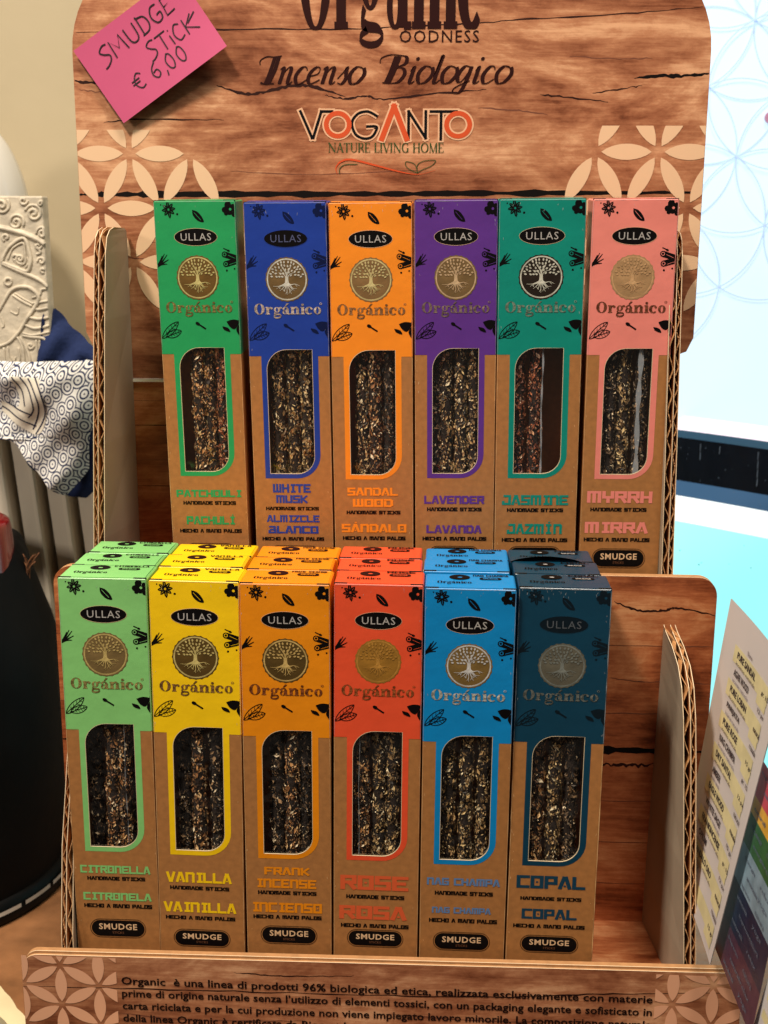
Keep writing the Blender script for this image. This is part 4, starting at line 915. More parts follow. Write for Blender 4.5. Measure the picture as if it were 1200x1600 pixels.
    # differing foil reflections are painted into each box's emblem and lettering colours
    FO = {'rose': ((.52, .26, .05, 1), (.46, .22, .03, 1)), 'blue': ((.74, .74, .66, 1), (.55, .34, .10, 1)), 'copal': ((.20, .22, .20, 1), (.16, .15, .11, 1)), 'jasmine': ((.80, .74, .55, 1), (.05, .03, .02, 1)), 'musk': ((.80, .66, .58, 1), (.42, .26, .10, 1)),
          'myrrh': ((.66, .40, .20, 1), (.60, .36, .17, 1)), 'patchouli': ((.62, .54, .22, 1), (.40, .22, .05, 1)), 'citronella': ((.58, .44, .16, 1), (.50, .33, .12, 1)), 'lavender': ((.62, .44, .26, 1), (.48, .30, .12, 1)), 'sandalwood': ((.80, .56, .26, 1), (.62, .36, .14, 1)),
          'vanilla': ((.78, .54, .20, 1), (.26, .15, .03, 1)), 'frankincense': ((.78, .46, .16, 1), (.24, .14, .03, 1))}[key]
    mg1 = mat(key+'_foil', tuple(min(1, c*1.5) for c in FO[0][:3])+(1,), .32, metal=.55, bump=.0008, bscale=120, noise=.35, nscale=140); mg2 = mat(key+'_foil_ground', tuple(c*.42 for c in FO[1][:3])+(1,) if key not in ('rose', 'myrrh', 'copal') else tuple(c*.8 for c in FO[1][:3])+(1,), .45, metal=.2, bump=.0006, bscale=70, noise=.25, nscale=90)
    d_ = me_disc.copy(); d_.materials[0] = mg1; d_.materials[1] = mg2; em = link('tree_emblem', d_, root)
    t_ = me_tree.copy(); t_.materials[0] = mg1; link('tree_relief', t_, em)
    OC = {'citronella': (.45, .36, .12, 1), 'vanilla': (.36, .18, .06, 1), 'frankincense': (.36, .10, .03, 1), 'rose': (.50, .14, .04, 1), 'patchouli': (.36, .30, .10, 1), 'sandalwood': (.50, .24, .10, 1), 'myrrh': (.30, .10, .05, 1), 'lavender': (.35, .24, .22, 1), 'jasmine': (.30, .42, .32, 1)}.get(key, FO[0])
    g_ = me_org.copy(); g_.materials[0] = mat(key+'_foil_lettering', tuple(min(1, c*1.1) for c in OC[:3])+(1,), .26, metal=.6, bump=.0014, bscale=260, noise=.6, nscale=260); link('foil_lettering', g_, root)
    for (s, a0, v0, a1, v1) in n1+n2:
        techno(s, a0, V(v1), a1, V(v0)).build('scent_lettering', [mt], root, 0.00012)
    techno("HANDMADE STICKS", hm[0], V(hm[3]), hm[2], V(hm[1]), 1.9).build('caption_lettering', [M_black], root, 0.00012)
    techno("HECHO A MANO PALOS", he[0], V(he[3]), he[2], V(he[1]), 1.9).build('caption_lettering', [M_black], root, 0.00012)
    badge(*bdg).build('smudge_badge', [M_black, M_ovalin, M_dimink], root, 0.00012)
    fm = MB(); fm.face([(0.009, 0.0010, V(166)*.001), (0.0415, 0.0010, V(166)*.001), (0.0415, 0.0010, V(84)*.001), (0.009, 0.0010, V(84)*.001)]); fm.build('window_film', M_film, root)
    if key in ('jasmine', 'myrrh', 'citronella', 'rose'):
        u0, wd = {'jasmine': (27.3, .9), 'myrrh': (32.6, 2.6), 'citronella': (33.0, .35), 'rose': (14.6, .35)}[key]
        cp = MB(); cp.grid(lambda u, v: (0.001*(u0+wd*(u-.5)*(1+.3*sin(v*23))+.25*sin(v*9)), 0.0016+.0006*sin(v*31+u*3), V(165-80*v)*.001), 2, 40); cp.build('cellophane_glint', M_sleeve_glint, root, smooth=True)
    # the sticks stand inside the box, things of their own
    names_ = {1: ['only'], 2: ['left', 'right'], 3: ['left', 'middle', 'right'], 4: ['outer left', 'inner left', 'inner right', 'outer right']}[len(sticks)]
    for si, (u, kind, dy) in enumerate(sticks):
        dp = 0.0068+.001*dy if not lower else 0.0072+.001*dy
        lp = Vector((u*sx*.001+random.uniform(-.0003, .0003), min(dp, .0195), 0.002+random.uniform(0, .003)))
        st = empty('smudge_stick', base+M3 @ lp, (rx+random.uniform(-.003, .003), ry+random.uniform(-.008, .008), 0))
        if key == 'citronella' and si in (1, 2): st.rotation_euler.y += 0.02
        tag(st, '%s herb covered smudge stick in the window of the %s %sbox' % (names_[si], cw, scent), 'smudge stick', 'smudge sticks inside the %s box' % cw)
        link('core', core_me, st)
        f_ = link('herb_flakes', flake_mesh(kind, (bi+si) % 3), st, rot=(0, 0, random.uniform(0, 6.28))); f_['kind'] = 'stuff'

# ------------------------------------------------------------------ pink price note
note = empty('price_note', (-0.1763, 0.1500, 0.4804))
M_pink = mat('pink_paper', srgb(192, 76, 118), 0.7, noise=0.03, nscale=50); M_marker = mat('black_marker_ink', srgb(28, 14, 22), 0.5)
E1 = Vector((0.0672, 0, 0.0446)); E2 = Vector((-0.0303, 0, 0.0430))
def nfn(s, t): return E1*s+E2*t+Vector((0, -0.0006-0.0075*(1-t)**2*(0.25+0.75*s)-0.003*s*t, 0))
nb = MB(); nb.grid(lambda u, v: nfn(u, v), 16, 12); nb.build('paper', M_pink, note, smooth=True)
def note_text(s, s0, s1, t0, t1, h, w=.12):
    pr = hand(s, w); a, b, c, d = pr.bounds()
    def fn(x, z, k):
        f = (x-a)/(c-a); S = (s0+(s1-s0)*f)/200; T = (t0+(t1-t0)*f+z*h)/139; p = nfn(S, T); return (p.x, p.y-0.0003-k, p.z)
    pr.build('handwriting', [M_marker], note, 0, fn=fn)
note_text('SMUDGE', 26, 168, 88, 96, 28, .08); note_text('STiCK', 92, 188, 54, 50, 26, .08); note_text('€ 6,00', 46, 142, 28, 22, 25, .08)
tag(note, "bright pink handwritten price card stuck at a slant on the header of the stand", "price card")

# ------------------------------------------------------------------ left background things
# radiator
rad = empty('radiator', (-0.32, 0.33, -0.05)); M_rad = mat('cream_radiator_enamel', srgb(226, 216, 198), 0.45); M_radl = mat('radiator_pale_edge', srgb(236, 226, 206), 0.4)
for i in range(9):
    x0 = -0.4085+0.0250*i; fb = MB()
    f0 = [(x0, 0.3305), (x0+.0118, 0.3290), (x0+.0128, 0.3262), (x0+.0160, 0.3258), (x0+.0175, 0.3290), (x0+.0178, 0.372), (x0, 0.372)]
    sh_ = 0.032
    for a, b in zip(f0, f0[1:]+f0[:1]):
        fb.face([(a[0]-rad.location.x+sh_*1.0, a[1]-.33, 0.0-.03), (b[0]-rad.location.x+sh_*1.0, b[1]-.33, 0.0-.03), (b[0]-rad.location.x-.0, b[1]-.33, 0.345), (a[0]-rad.location.x, a[1]-.33, 0.345)], 1 if a[0] > x0+.0120 and a[0] < x0+.0170 else 0)
    fb.build('fin', [M_rad, M_radl], rad)
clean_box('top_bar', (-0.16, 0.002, 0.340), (0.115, 0.05, 0.352), M_rad, rad)
clean_box('back_plate', (-0.16, 0.040, -0.03), (0.13, 0.047, 0.34), M_floor, rad)
tag(rad, "cream ribbed radiator behind the left side of the stand under the printed cloth", "radiator")

# cloth: white printed face over a navy one
def interp(tab, z):
    for (z0, v0), (z1, v1) in zip(tab[:-1], tab[1:]):
        if z <= z0 and z >= z1: f = (z0-z)/(z0-z1+1e-9); return v0+(v1-v0)*f
    return tab[-1][1] if z < tab[-1][0] else tab[0][1]
M_cl = bpy.data.materials.new('white_cotton_with_navy_rings'); M_cl.use_nodes = True
nt = M_cl.node_tree; b = nt.nodes['Principled BSDF']; b.inputs['Roughness'].default_value = .9; b.inputs['Specular IOR Level'].default_value = .1
tcn = nt.nodes.new('ShaderNodeTexCoord'); mp = nt.nodes.new('ShaderNodeMapping'); mp.inputs['Scale'].default_value = (128, 10, 92); mp.inputs['Rotation'].default_value = (0, .45, 0)
vo = nt.nodes.new('ShaderNodeTexVoronoi'); vo.inputs['Randomness'].default_value = .28; vo.inputs['Scale'].default_value = 1.0
nzz = nt.nodes.new('ShaderNodeTexNoise'); nzz.inputs['Scale'].default_value = 260; mxv = nt.nodes.new('ShaderNodeMix'); mxv.data_type = 'VECTOR'; 
nt.links.new(tcn.outputs['Object'], mp.inputs['Vector']); sp_ = nt.nodes.new('ShaderNodeSeparateXYZ'); cb_ = nt.nodes.new('ShaderNodeCombineXYZ'); vo.voronoi_dimensions = '2D'; nt.links.new(mp.outputs[0], sp_.inputs[0]); nt.links.new(sp_.outputs[0], cb_.inputs[0]); nt.links.new(sp_.outputs[2], cb_.inputs[1]); nt.links.new(cb_.outputs[0], vo.inputs['Vector'])
r1 = nt.nodes.new('ShaderNodeValToRGB'); r1.color_ramp.interpolation = 'LINEAR'
wh, nv = srgb(232, 233, 230), srgb(36, 46, 84)
e = r1.color_ramp.elements; e[0].position = 0.0; e[0].color = nv; e[1].position = 0.05; e[1].color = nv
for p_, c_ in ((.07, wh), (.22, wh), (.25, nv), (.33, nv), (.36, wh), (.47, wh), (.495, nv), (.56, nv), (.585, wh)): x = e.new(p_); x.color = c_
nt.links.new(vo.outputs['Distance'], r1.inputs[0]); nt.links.new(r1.outputs[0], b.inputs['Base Color'])
M_nv = mat('navy_blue_cotton', srgb(38, 50, 88), .9, spec=.1, noise=.12, nscale=300, bump=.0004, bscale=500)
cloth = empty('folded_cloth', (-0.27, 0.29, 0.2153))
XR = [(.3175, -.2460), (.3150, -.2385), (.3073, -.2342), (.290, -.2346), (.2771, -.2357), (.2649, -.2415), (.2354, -.2461), (.2255, -.2535), (.2153, -.2635)]
XL = [(.3175, -.36), (.262, -.36), (.2612, -.31), (.2592, -.2985), (.2349, -.2800), (.2153, -.2640)]
def wfn(u, v):
    z = .3175-(.3175-.2153)*v; xl, xr = interp(XL, z), interp(XR, z); x = xl+(xr-xl)*u
    edge = max(0, 1-(xr-x)/.018); top = max(0, 1-(.3175-z)/.012)
    y = .250+.014*edge**2+.022*top**2+.0035*sin((x*.8+z*.9)*95)+.002*sin((x-z)*170+1)+ (.009*max(0, sin((x+z*.55+.19)*60))*(1 if z > .262 else .4))
    return (x+.27, y-.29, z-.2153)
mb = MB(); mb.grid(wfn, 70, 60); mb.build('printed_face', M_cl, cloth, smooth=True)
XR2 = [(.3560, -.2735), (.3500, -.2690), (.3420, -.2625), (.3347, -.2555), (.325, -.2440), (.318, -.2330), (.300, -.230), (.2264, -.2400), (.2150, -.2480), (.2060, -.2580)]
XL2 = [(.3560, -.2780), (.24, -.30), (.2117, -.2740), (.2060, -.2590)]
def nfn2(u, v):
    z = .3560-(.3560-.2060)*v; xl, xr = interp(XL2, z), interp(XR2, z); x = xl+(xr-xl)*u
    return (x+.27, .282+.005*sin(x*120+z*40)+.003*sin(x*260-z*190)+.012*max(0, 1-(xr-x)/.014)**2-.29, z-.2153)
mb = MB(); mb.grid(nfn2, 30, 40); mb.build('navy_face', M_nv, cloth, smooth=True)
pr = Print(); cq = lambda X, Y: (-.3060+(X/4.706)*.000462-(Y/4.706-25)*.000036, .3220-(Y/4.706)*.000455)
for P in ([(120,140),(190,250),(215,370)], [(180,140),(260,260),(285,390),(235,465)], [(240,150),(315,290),(325,400),(265,560)], [(0,385),(140,460),(290,535)], [(110,370),(265,445)], [(60,360),(150,395),(265,440)], [(290,140),(355,270),(370,430),(290,595)]):
    pr.ribbon(smooth2([cq(*p) for p in P], 6), .0011, 1)
def cfn(x, z, k):
    xl, xr = interp(XL, z), interp(XR, z); u = (x-xl)/(xr-xl); v = (.3175-z)/(.3175-.2153); p = wfn(min(max(u, 0), 1), min(max(v, 0), 1)); return (p[0], p[1]-.0006-k, p[2])
band = Print(); band.step(); 
bp_ = [cq(105,135), cq(150,230), cq(160,355), cq(60,352), cq(0,352), cq(0,420), cq(120,480), cq(290,600), cq(345,510), cq(378,430), cq(345,280), cq(320,150)]
G = [cq(*p) for p in ((105,135),(150,230),(160,355))]; 
gb = MB()
def strip(u, v):
    L_ = smooth2([cq(100,135), cq(150,240), cq(165,350), cq(120,385), cq(0,340)], 8); R_2 = smooth2([cq(325,150), cq(362,290), cq(380,430), cq(290,600), cq(0,425)], 8)
    i = min(len(L_)-1, int(v*(len(L_)-1))); a, b2 = L_[i], R_2[min(i, len(R_2)-1)]; x, z = a[0]+(b2[0]-a[0])*u, a[1]+(b2[1]-a[1])*u
    return cfn(x, z, -.00015)
M_cw = mat('plain_white_cotton', srgb(226, 220, 204), .9, spec=.1, bump=.0002, bscale=600)
gb.grid(strip, 14, 32); gb.build('plain_border', M_cw, cloth, smooth=True)
pr.build('navy_stripes', [M_nv, mat('navy_stripe_ink', srgb(28, 32, 60), .9)], cloth, 0, fn=cfn, step=2e-5)
tag(cloth, "navy and white printed cotton cloth draped over the radiator beneath the carved plaque", "cloth")

# carved plaque
pq = empty('carved_plaque', (-0.31, 0.29, 0.3045)); PY = .28
M_pl = mat('whitewashed_carved_wood', srgb(198, 188, 168), .55, noise=.28, nscale=90, bump=.0009, bscale=160, detail=8)
M_pld = mat('grey_carving_groove', srgb(150, 142, 128), .7, noise=.15, nscale=200)
mb = MB(); mb.box((-.36+.31, PY-.29, 0), (-.2745+.31, PY+.014-.29, .1350)); o = mb.build('board', M_pl, pq)
bv = o.modifiers.new('bevel', 'BEVEL'); bv.width = .0012; bv.segments = 2
cq2 = lambda X, Y: (-.3063+(X/4.706)*.000482-(Y/4.706-25)*.0000325+.31, PY-.29, .44-(Y/4.706-25)*.000478-.3045)
def relief(P, r=.0011, n=6, m=0, deep=0.0):
    mb = MB(); Q = smooth2([cq2(*p) for p in P], n); Q = [(min(a, .0350), b_+deep, c) for a, b_, c in Q if c < .1346 and c > .0005]
    if len(Q) > 1: mb.tube(Q, [r*1.25*(.75+.25*sin(pi*k/len(Q))) for k in range(len(Q))], 8); RL.append(mb)
RL = []
def spiral(cx, cy, R0, turns=2.1, a0=0, s=1, r=.0010):
    relief([(cx+R0*(1-t/26)**1.0*cos(a0+s*t/26*turns*2*pi), cy+R0*(1-t/26)*sin(a0+s*t/26*turns*2*pi)) for t in range(25)], r, 2)
for a in ((250,245,66,2.0,3.4,1), (120,310,62,2.0,0.5,-1), (12,190,62,1.8,5.5,1), (315,385,46,1.8,3.0,1), (172,155,34,1.2,0,1), (45,420,30,1.2,2,1), (285,480,26,1.2,0,1), (310,590,30,1.3,3,1), (150,575,36,1.7,1.0,1), (110,560,24,1.2,2,-1), (320,655,20,1.1,1,1), (232,1215,26,1.4,0,1), (345,1340,24,1.2,2,1), (335,1225,20,1.0,2,1), (300,180,26,1,0,-1)): spiral(*a)
for P, r in (([(-30,345),(100,372),(200,402),(345,470)], .0016), ([(-30,330),(100,355),(200,386),(345,450)], .0008), ([(15,600),(40,530),(95,465),(180,425),(215,510),(230,590),(205,665),(120,640),(15,600)], .0013), ([(60,580),(95,500),(170,460),(185,520),(190,600),(150,620)], .0008),
             ([(15,610),(110,650),(200,685),(290,725),(365,780)], .0013), ([(-10,960),(30,890),(80,810),(150,778),(230,788),(290,850),(262,930),(200,1020),(150,1105),(70,1190),(-20,1225)], .0013), ([(95,840),(170,885),(240,920)], .0009), ([(110,825),(180,868),(250,902)], .0006), ([(240,860),(300,835),(310,800),(350,790)], .0009),
             ([(255,935),(300,945),(365,930)], .0009), ([(215,1000),(290,1015),(370,1000)], .0010), ([(190,1060),(270,1085),(375,1060)], .0010), ([(170,1120),(250,1135),(375,1110)], .0008), ([(240,900),(300,890),(360,880)], .0008),
             ([(60,1220),(70,1320),(110,1360),(150,1320),(140,1230)], .0009), ([(30,1230),(45,1370),(110,1420),(180,1370),(170,1220),(130,1150)], .0010), ([(150,1150),(200,1230),(230,1330),(215,1420),(170,1460)], .0010), ([(170,1140),(240,1150),(330,1160),(360,1200)], .0010), ([(275,1170),(285,1300),(290,1460)], .0008), ([(300,1170),(308,1300),(312,1460)], .0008), ([(330,1180),(345,1300),(330,1400),(365,1450)], .0008),
             ([(90,1300),(105,1335),(120,1300)], .0007), ([(10,1000),(30,1060),(15,1080)], .0007), ([(140,930),(130,980),(80,960)], .0006), ([(90,550),(110,590),(140,610)], .0006), ([(200,560),(215,600),(190,640)], .0006), ([(240,200),(262,250),(240,262)], .0007), ([(260,470),(290,500),(300,530),(270,540)], .0009)):
    relief(P, r)
relief([(62+26*cos(t*.63), 742+26*sin(t*.63)) for t in range(11)], .0010, 3)
allr = MB()
for r_ in RL:
    k = len(allr.v); allr.v += r_.v; allr.f += [tuple(i+k for i in f) for f in r_.f]; allr.m += [0]*len(r_.f)
allr.build('carving', M_pl, pq, smooth=True)
tag(pq, "whitewashed carved wooden plaque with swirls and a face, standing on the printed cloth", "carved plaque")

# white ceramic at the left edge
cer = MB(); prof = [(0, .000), (.030, .000), (.040, .010), (.046, .040), (.047, .070), (.043, .100), (.034, .125), (.022, .142), (.012, .150), (0, .152)]
sp = smooth2(prof, 5); cer.grid(lambda u, v: ((lambda p: (p[0]*cos(2*pi*u), p[0]*sin(2*pi*u), p[1]))(sp[min(len(sp)-1, int(v*(len(sp)-1)+.5))])), 36, len(sp)-1)
o = cer.build('ceramic_jar', mat('glossy_white_glaze', srgb(214, 212, 204), .12, spec=.6), smooth=True, loc=(-.351, .335, .3515))
tag(o, "glossy white rounded ceramic jar at the left edge above the carved plaque", "jar")
s3 = MB(); s3.box((-.60, .30, .3435), (-.318, .419, .3512)); tag(s3.build('wall_shelf', M_rad), "pale narrow shelf behind the carved plaque holding the white jar", "shelf")

# black pot
PC = Vector((-.3801, .2135, -.0800)); pot = empty('black_pot', PC)
M_pot = mat('black_leather_look', srgb(9, 9, 9), .6, spec=.12, noise=.3, nscale=40, bump=.0006, bscale=45)
M_rim = mat('polished_black_rim', srgb(6, 6, 6), .5, spec=.15)
def lathe(mb, prof, n=72, fold=None):
    def f(u, v):
        i = v*(len(prof)-1); i0 = min(int(i), len(prof)-2); t = i-i0; r = prof[i0][0]*(1-t)+prof[i0+1][0]*t; z = prof[i0][1]*(1-t)+prof[i0+1][1]*t; a = 2*pi*u
        if fold: r += fold(a, z)
        return (r*cos(a), r*sin(a), z)
    mb.grid(f, n, (len(prof)-1)*2)
mb = MB(); lathe(mb, smooth2([(.112, .010), (.1155, .05), (.1185, .12), (.1170, .171), (.1120, .20), (.1060, .222), (.0985, .250), (.0935, .262), (.088, .266), (.080, .262), (.078, .250), (.078, .12), (0, .12)], 3), 90, lambda a, z: (.0020*sin(9*a+z*30)*max(0, (z-.16)/.1)))
mb.build('body', M_pot, pot, smooth=True)
mb = MB(); lathe(mb, [(0, 0), (.1165, 0), (.1180, .003), (.1178, .010), (.1150, .0165), (.112, .018)], 96); mb.build('base_rim', M_rim, pot, smooth=True)
M_hl = mat('painted_rim_glint', srgb(206, 204, 196), .3)  # pale segments paint the highlight along the glossy base rim
mb = MB()
for a0 in range(0, 360, 15):
    mb.grid(lambda u, v: ((.1190)*cos(radians(a0+1+13*u)), (.1190)*sin(radians(a0+1+13*u)), .0090+.0032*v), 6, 1)
mb.build('painted_rim_glint', M_hl, pot, smooth=True)
tag(pot, "large round black pot with a shiny ringed base left of the stand", "pot")
mb = MB(); lathe(mb, smooth2([(0, .0), (.0425, .0), (.0435, .05), (.0440, .12), (.0425, .160), (.039, .168), (.030, .169), (0, .165)], 4), 40)
o = mb.build('red_candle', mat('shiny_red_wax', srgb(120, 6, 10), .18, spec=.7, coat=.5), smooth=True, loc=(-.3300, .2010, .0410))
tag(o, "shiny red candle standing in the black pot at the left edge", "candle")
# raffia
tw_ = MB(); rnd = random.Random(3)
for k in range(9):
    P = [(-.2795+rnd.uniform(-.002, .002), .2150, .1405+rnd.uniform(-.004, .01)), (-.2810+rnd.uniform(-.003, .003), .2140, .158+rnd.uniform(-.003, .003)), (-.2800+rnd.uniform(-.003, .003), .214+rnd.uniform(-.003, .003), .172), (-.2800+rnd.uniform(-.005, .010), .214+rnd.uniform(-.004, .004), .179+rnd.uniform(-.004, .003))]
    tw_.tube(smooth2(P, 5), .00045, 5)
o = tw_.build('raffia_tie', mat('brown_raffia', srgb(120, 78, 48), .9), smooth=True); tag(o, "tuft of brown raffia at the rim of the black pot", "raffia")

# ------------------------------------------------------------------ right background: lit panel and counter
def emit(name, col, s):
    m = bpy.data.materials.new(name); m.use_nodes = True; nt = m.node_tree; b = nt.nodes['Principled BSDF']
    b.inputs['Base Color'].default_value = (col[0]*.5, col[1]*.5, col[2]*.5, 1); b.inputs['Roughness'].default_value = .5
    tc = nt.nodes.new('ShaderNodeTexCoord'); n = nt.nodes.new('ShaderNodeTexNoise'); n.inputs['Scale'].default_value = 6; n.inputs['Detail'].default_value = 2
    nt.links.new(tc.outputs['Object'], n.inputs['Vector']); r = nt.nodes.new('ShaderNodeMapRange'); r.inputs[3].default_value = s*.88; r.inputs[4].default_value = s*1.1
    nt.links.new(n.outputs['Fac'], r.inputs[0]); nt.links.new(r.outputs[0], b.inputs['Emission Strength']); b.inputs['Emission Color'].default_value = col
    return m
M_scr = emit('backlit_pale_blue_film', srgb(206, 232, 250), .96)
M_scr2 = emit('backlit_turquoise_film', srgb(156, 246, 250), .96)
M_trimw = emit('backlit_white_strip', srgb(246, 255, 255), 1.0)
M_lav = mat('pale_lavender_plastic', srgb(226, 222, 240), .3, emis=srgb(226, 222, 240), estr=.35)
M_steel = mat('steel_blue_edge', srgb(92, 140, 184), .25, spec=.6)
M_glass = mat('scratched_dark_glass', srgb(13, 19, 30), .25, spec=.5, noise=.35, nscale=40)
M_line = mat('grey_lilac_line', srgb(150, 172, 205), .6, emis=srgb(176, 202, 232), estr=.74)
lp = empty('lit_panel', (.5, .5, .24)); mb = MB(); mb.grid(lambda u, v: (-.29+.9*u, 0, .6*v-.03), 8, 6); mb.build('panel_face', M_scr, lp)
pr = Print(clip=(.205, .215, .62, .83)); Lr = .066; Rr = Lr
# flower of life: equal circles on a triangular lattice, slightly turned
ang = radians(-4)
for i in range(-8, 9):
    for j in range(-8, 9):
        x, z = (i+.5*j)*Lr, j*.866*Lr; cx, cz = .2823+x*cos(ang)-z*sin(ang), .4812+x*sin(ang)+z*cos(ang)
        if .1 < cx < .7 and .37 < cz < .9: pr.ribbon(ell(cx, cz, Rr, Rr, 0, 360, 64), .0013, 0)
pr.P = [(0, P, m) for n, P, m in pr.P]
keepP = []
for n, P, m in pr.P:
    zc = sum(p[1] for p in P)/len(P)
    if zc > .2: keepP.append((n, P, m))
pr.P = keepP
mm = MB()
for i, (n, P, m) in enumerate(pr.P): mm.face([(p[0]-.5, -.0006-(i % 640)*4e-6, p[1]-.24) for p in P])
mm.build('flower_line_print', M_line, lp)
mb = MB(); mb.tube([(.2005+.104-.5, -.0004, .474-.24), (.2005+.104-.5, -.0030, .474-.24)], .0042, 16)
mb = MB(); mb.tube([(-.1905, -.0004, .2745), (-.1905, -.0040, .2745)], .0050, 18); mb.build('round_dot', mat('mauve_dot', srgb(176, 130, 160), .5, emis=srgb(176, 130, 160), estr=.2), lp)
tag(lp, "large pale blue backlit panel with interlaced circle pattern, behind the stand on the right", "lit panel")
ct = empty('curved_counter', (.55, .50, .15))
# front edge follows an arc in plan that comes nearer to the right
def arc(x): return .5-(x-.2465)*.86-.9*(x-.2465)**2 if x > .2465 else .5-(x-.2465)*.6
def band(name, z0, z1, m, dy0=0.0, dy1=0.0, n=40):
    mb = MB(); mb.grid(lambda u, v: ((lambda x: (x-.55, arc(x)-.0+dy0+(dy1-dy0)*v-.5, z0+(z1-z0)*v-.15))(.16+.34*u)), n, 4); return mb.build(name, m, ct, smooth=True)
band('top_trim', .2370, .2482, M_lav, -.012, .004)
band('blue_edge', .2295, .2370, M_steel, -.008, -.012)
band('dark_glass', .1880, .2295, M_glass, -.004, -.008)
band('lower_glass', .1742, .1880, mat('blue_grey_glass', srgb(70, 112, 160), .2, spec=.6), -.008, -.004)
band('white_strip', .1505, .1742, M_trimw, -.012, -.008)
mb = MB(); mb.grid(lambda u, v: ((lambda x: (x-.55, arc(x)-.012-.5-.16*v, .1505-.15-.36*v))(.16+.34*u)), 20, 8); mb.build('lit_apron', M_scr2, ct, smooth=True)
sc_ = MB(); rnd = random.Random(9)
for _ in range(40):
    x = rnd.uniform(.235, .33); z = rnd.uniform(.178, .226); s4 = rnd.choice((.0002, .0003, .0005)); y = arc(x)-.0088-.5
    sc_.face([(x-.55-s4, y, z-.15), (x-.55, y, z-.15-s4), (x-.55+s4, y, z-.15), (x-.55, y, z-.15+s4)])
for xx in (.2625, .2771, .3052): 
    for k in range(rnd.randint(1, 4)): z = .226-.008*k; sc_.face([(xx-.55+.0003*k, arc(xx)-.0089-.5, z-.15), (xx-.55+.0006+.0003*k, arc(xx)-.0089-.5, z-.15), (xx-.55+.0004+.0003*k, arc(xx)-.0089-.5, z-.157), (xx-.55+.0002*k, arc(xx)-.0089-.5, z-.157)])
o = sc_.build('dust_specks', mat('pale_dust', srgb(96, 110, 128), .8), ct); o['kind'] = 'stuff'
sc_ = MB()
for _ in range(26):
    x = rnd.uniform(.235, .34); v = rnd.uniform(.02, .6); s4 = rnd.choice((.0004, .0006, .0009)); y = arc(x)-.0126-.5-.16*v; z = .0005-.36*v
    sc_.face([(x-.55-s4, y, z), (x-.55, y, z-s4), (x-.55+s4, y, z), (x-.55, y, z+s4)])
o = sc_.build('apron_specks', mat('grey_specks', srgb(90, 150, 165), .8), ct); o['kind'] = 'stuff'
tag(ct, "turquoise lit counter with a white strip and a dark glass band, right of the stand", "counter")

# ------------------------------------------------------------------ price leaflets on the right
LA = Vector((.1937, .04, .2105)); LS = Vector((.01645596, -.99986288, -.00185196)); LD = Vector((-.11183421, 0, -.99372688)); LN = LS.cross(LD).normalized()
if LN.x > 0: LN = -LN                        # towards the stand / viewer side
def sheet_root(name, off): r = empty(name, LA+off); return r
def sfn(off_n): return lambda s, t, k: tuple(LS*(s*.001)+LD*(t*.001)+LN*(off_n+k))
M_paper = mat('white_paper', srgb(214, 208, 206), .45, noise=.03, nscale=20)
M_hi = mat('yellow_highlight', srgb(220, 210, 162), .5, noise=.16, nscale=70); M_pk = mat('peach_highlight', srgb(232, 196, 160), .5); M_txt = mat('grey_black_print', srgb(52, 46, 56), .5); M_txt2 = mat('thin_grey_print', srgb(128, 118, 124), .5)
l1 = sheet_root('price_leaflet', Vector((0, 0, 0)))
def sheet(root, s0, t0, s1, t1, m, name='sheet'):
    mb = MB(); f = lambda u, v: LS*((s0+(s1-.136*t1*v-s0)*u)*.001)+LD*((t0+(t1-t0)*v)*.001)+LN*(-.0015*sin(pi*u))
    mb.grid(f, 8, 12)
    mb.grid(lambda u, v: f(u, v)-LN*.0004, 8, 12); return mb.build(name, m, root, smooth=True)
def curved(root): return lambda s, t, k: tuple(LS*(s*.001)+LD*(t*.001)+LN*(-.0015*sin(pi*min(max(s/(113-.136*t), 0), 1))+.0003+k))
sheet(l1, 0, 0, 113, 180, M_paper)
hp = Print(); tp_ = []
rows_ = ["PURE SANDAL", "AGAR WOOD", "PURE LOBAN", "PARIJATA", "PURE ROSE", "NAG CHAMPA", "DRY SANTAL", "AMBER", "EAGLE WOOD", "WHITE SAGE", "FRANKINCENSE", "OPIUM", "SANDALO ORO", "MUSK", "MIRRA"]
cf = curved(l1); big = Print(); small = Print(); mid_ = Print()
for i, s in enumerate(rows_):
    t = 25.5+10.1*i; s0 = 30-.7*i; ln = 3.3*len(s)
    if i % 2 == 0:
        [hp.poly([(s0-7+7*q_, t-6.0), (s0+7*q_, t-6.0), (s0+7*q_, t+3.6), (s0-7+7*q_, t+3.6)]) for q_ in range(10)]; [hp.poly([(s0+44+6*q_, t-5.2), (s0+50+6*q_, t-5.2), (s0+50+6*q_, t+8), (s0+44+6*q_, t+8)]) for q_ in range(3)]
    big.add(font_print(s, s0, t, s0+ln, t-4.0, .03)); 
    small.add(font_print("incenso naturale", s0, t+3.6, s0+ln*1.05, t+1.4, 0))
    mid_.add(font_print(("gr. 15", "12 pz", "natural", "masala", "15 gr.")[i % 5], 81-.7*i, t+1.6, 94-.7*i, t-1.4, .01))
hp.P = [(0, P, m) for n, P, m in hp.P]
hp.build('highlight_print', [M_hi], l1, 0, fn=cf)
f2 = lambda s, t, k: cf(s, t, k+.0002)
big.P = [(0, P, m) for n, P, m in big.P]; small.P = [(0, P, m) for n, P, m in small.P]; mid_.P = [(0, P, m) for n, P, m in mid_.P]
big.build('price_row_lettering', [M_txt], l1, 0, fn=f2); small.build('small_row_lettering', [M_txt2], l1, 0, fn=f2); mid_.build('weight_lettering', [M_txt], l1, 0, fn=f2)
hd = font_print("Nome", 46, 18, 55, 15.4, .01); hd.build('heading_lettering', [M_txt2], l1, 0, fn=f2)
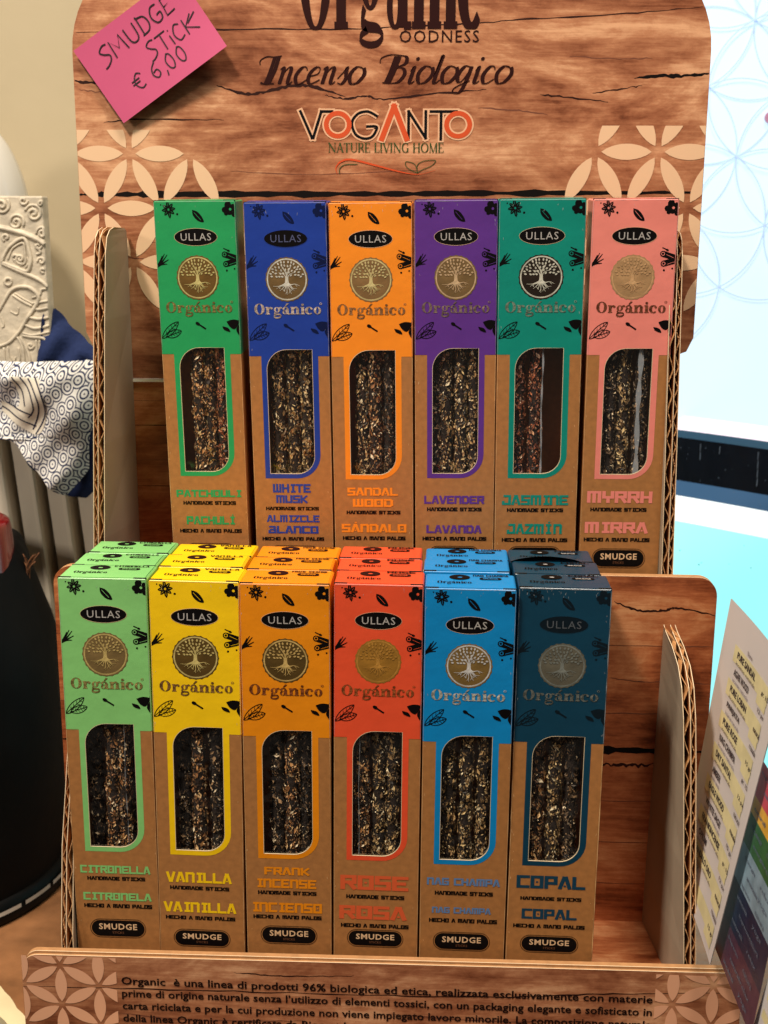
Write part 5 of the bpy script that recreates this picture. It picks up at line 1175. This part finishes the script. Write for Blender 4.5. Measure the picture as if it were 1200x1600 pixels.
tag(l1, "white price list sheet with yellow highlighted rows, leaning beside the right side panel", "leaflet")
l2 = sheet_root('colour_leaflet', Vector((.006, -.012, 0)))
bands = [(60, 80, (196, 70, 86)), (80, 90, (222, 170, 60)), (90, 108, (52, 96, 54)), (108, 130, (128, 152, 168)), (130, 155, (26, 36, 62)), (155, 179, (74, 46, 66))]
mb = MB()
for i, (t0, t1, cc) in enumerate(bands):
    mb.grid(lambda u, v: LS*((74.5-(t0+(t1-t0)*v-80)*.13+(138-(74.5-(t0+(t1-t0)*v-80)*.13))*u)*.001)+LD*((t0+(t1-t0)*v)*.001), 4, 2, i)
mb.build('sheet', [mat('leaflet_band_%d' % i, srgb(*cc), .35, noise=.25, nscale=120, spec=.5) for i, (a, b, cc) in enumerate(bands)], l2)
pp = Print()
for i, (t0, t1, cc) in enumerate(bands):
    for k in range(int((t1-t0)/7)):
        q_ = font_print(("fragranze", "naturali", "incensi", "energia", "armonia")[(i+k) % 5], 80+9*(k % 2), t0+6.5+7*k, 100+9*(k % 2), t0+4+7*k, .01); q_.P = [(0, P, m) for n, P, m in q_.P]; pp.P += q_.P
        q_ = font_print(("relax", "yoga", "natura")[(i+k) % 3], 110, t0+6.5+7*k, 126, t0+4+7*k, .0); q_.P = [(0, P, m) for n, P, m in q_.P]; pp.P += q_.P
pp.build('leaflet_lettering', [mat('pale_slate_print', srgb(98, 110, 130), .5)], l2, 0, fn=lambda s, t, k: tuple(LS*(s*.001)+LD*(t*.001)+LN*(.0003+k)))
tag(l2, "leaflet with green, grey blue, navy and plum bands, right of the white price list", "leaflet")
l3 = sheet_root('price_leaflet', Vector((.009, -.030, 0)))
mb = MB(); mb.grid(lambda u, v: LS*((118+40*u)*.001)+LD*((110+75*v)*.001)+LS*(.00018*(40-75*v)), 4, 4); mb.build('sheet', M_paper, l3)
pp = Print()
for k in range(5): pp.step(); pp.poly([(124, 128+11*k), (158, 128+11*k), (158, 133+11*k), (124, 133+11*k)])
pp.P = [(0, P, m) for n, P, m in pp.P]
pp.build('highlight_print', [M_hi], l3, 0, fn=lambda s, t, k: tuple(LS*(s*.001)+LD*(t*.001)+LN*(.0004+k)+LS*(.00018*(40-(t-110)))))
tag(l3, "white and yellow price sheet at the bottom right edge, in front of the banded leaflet", "leaflet")
ALL = []
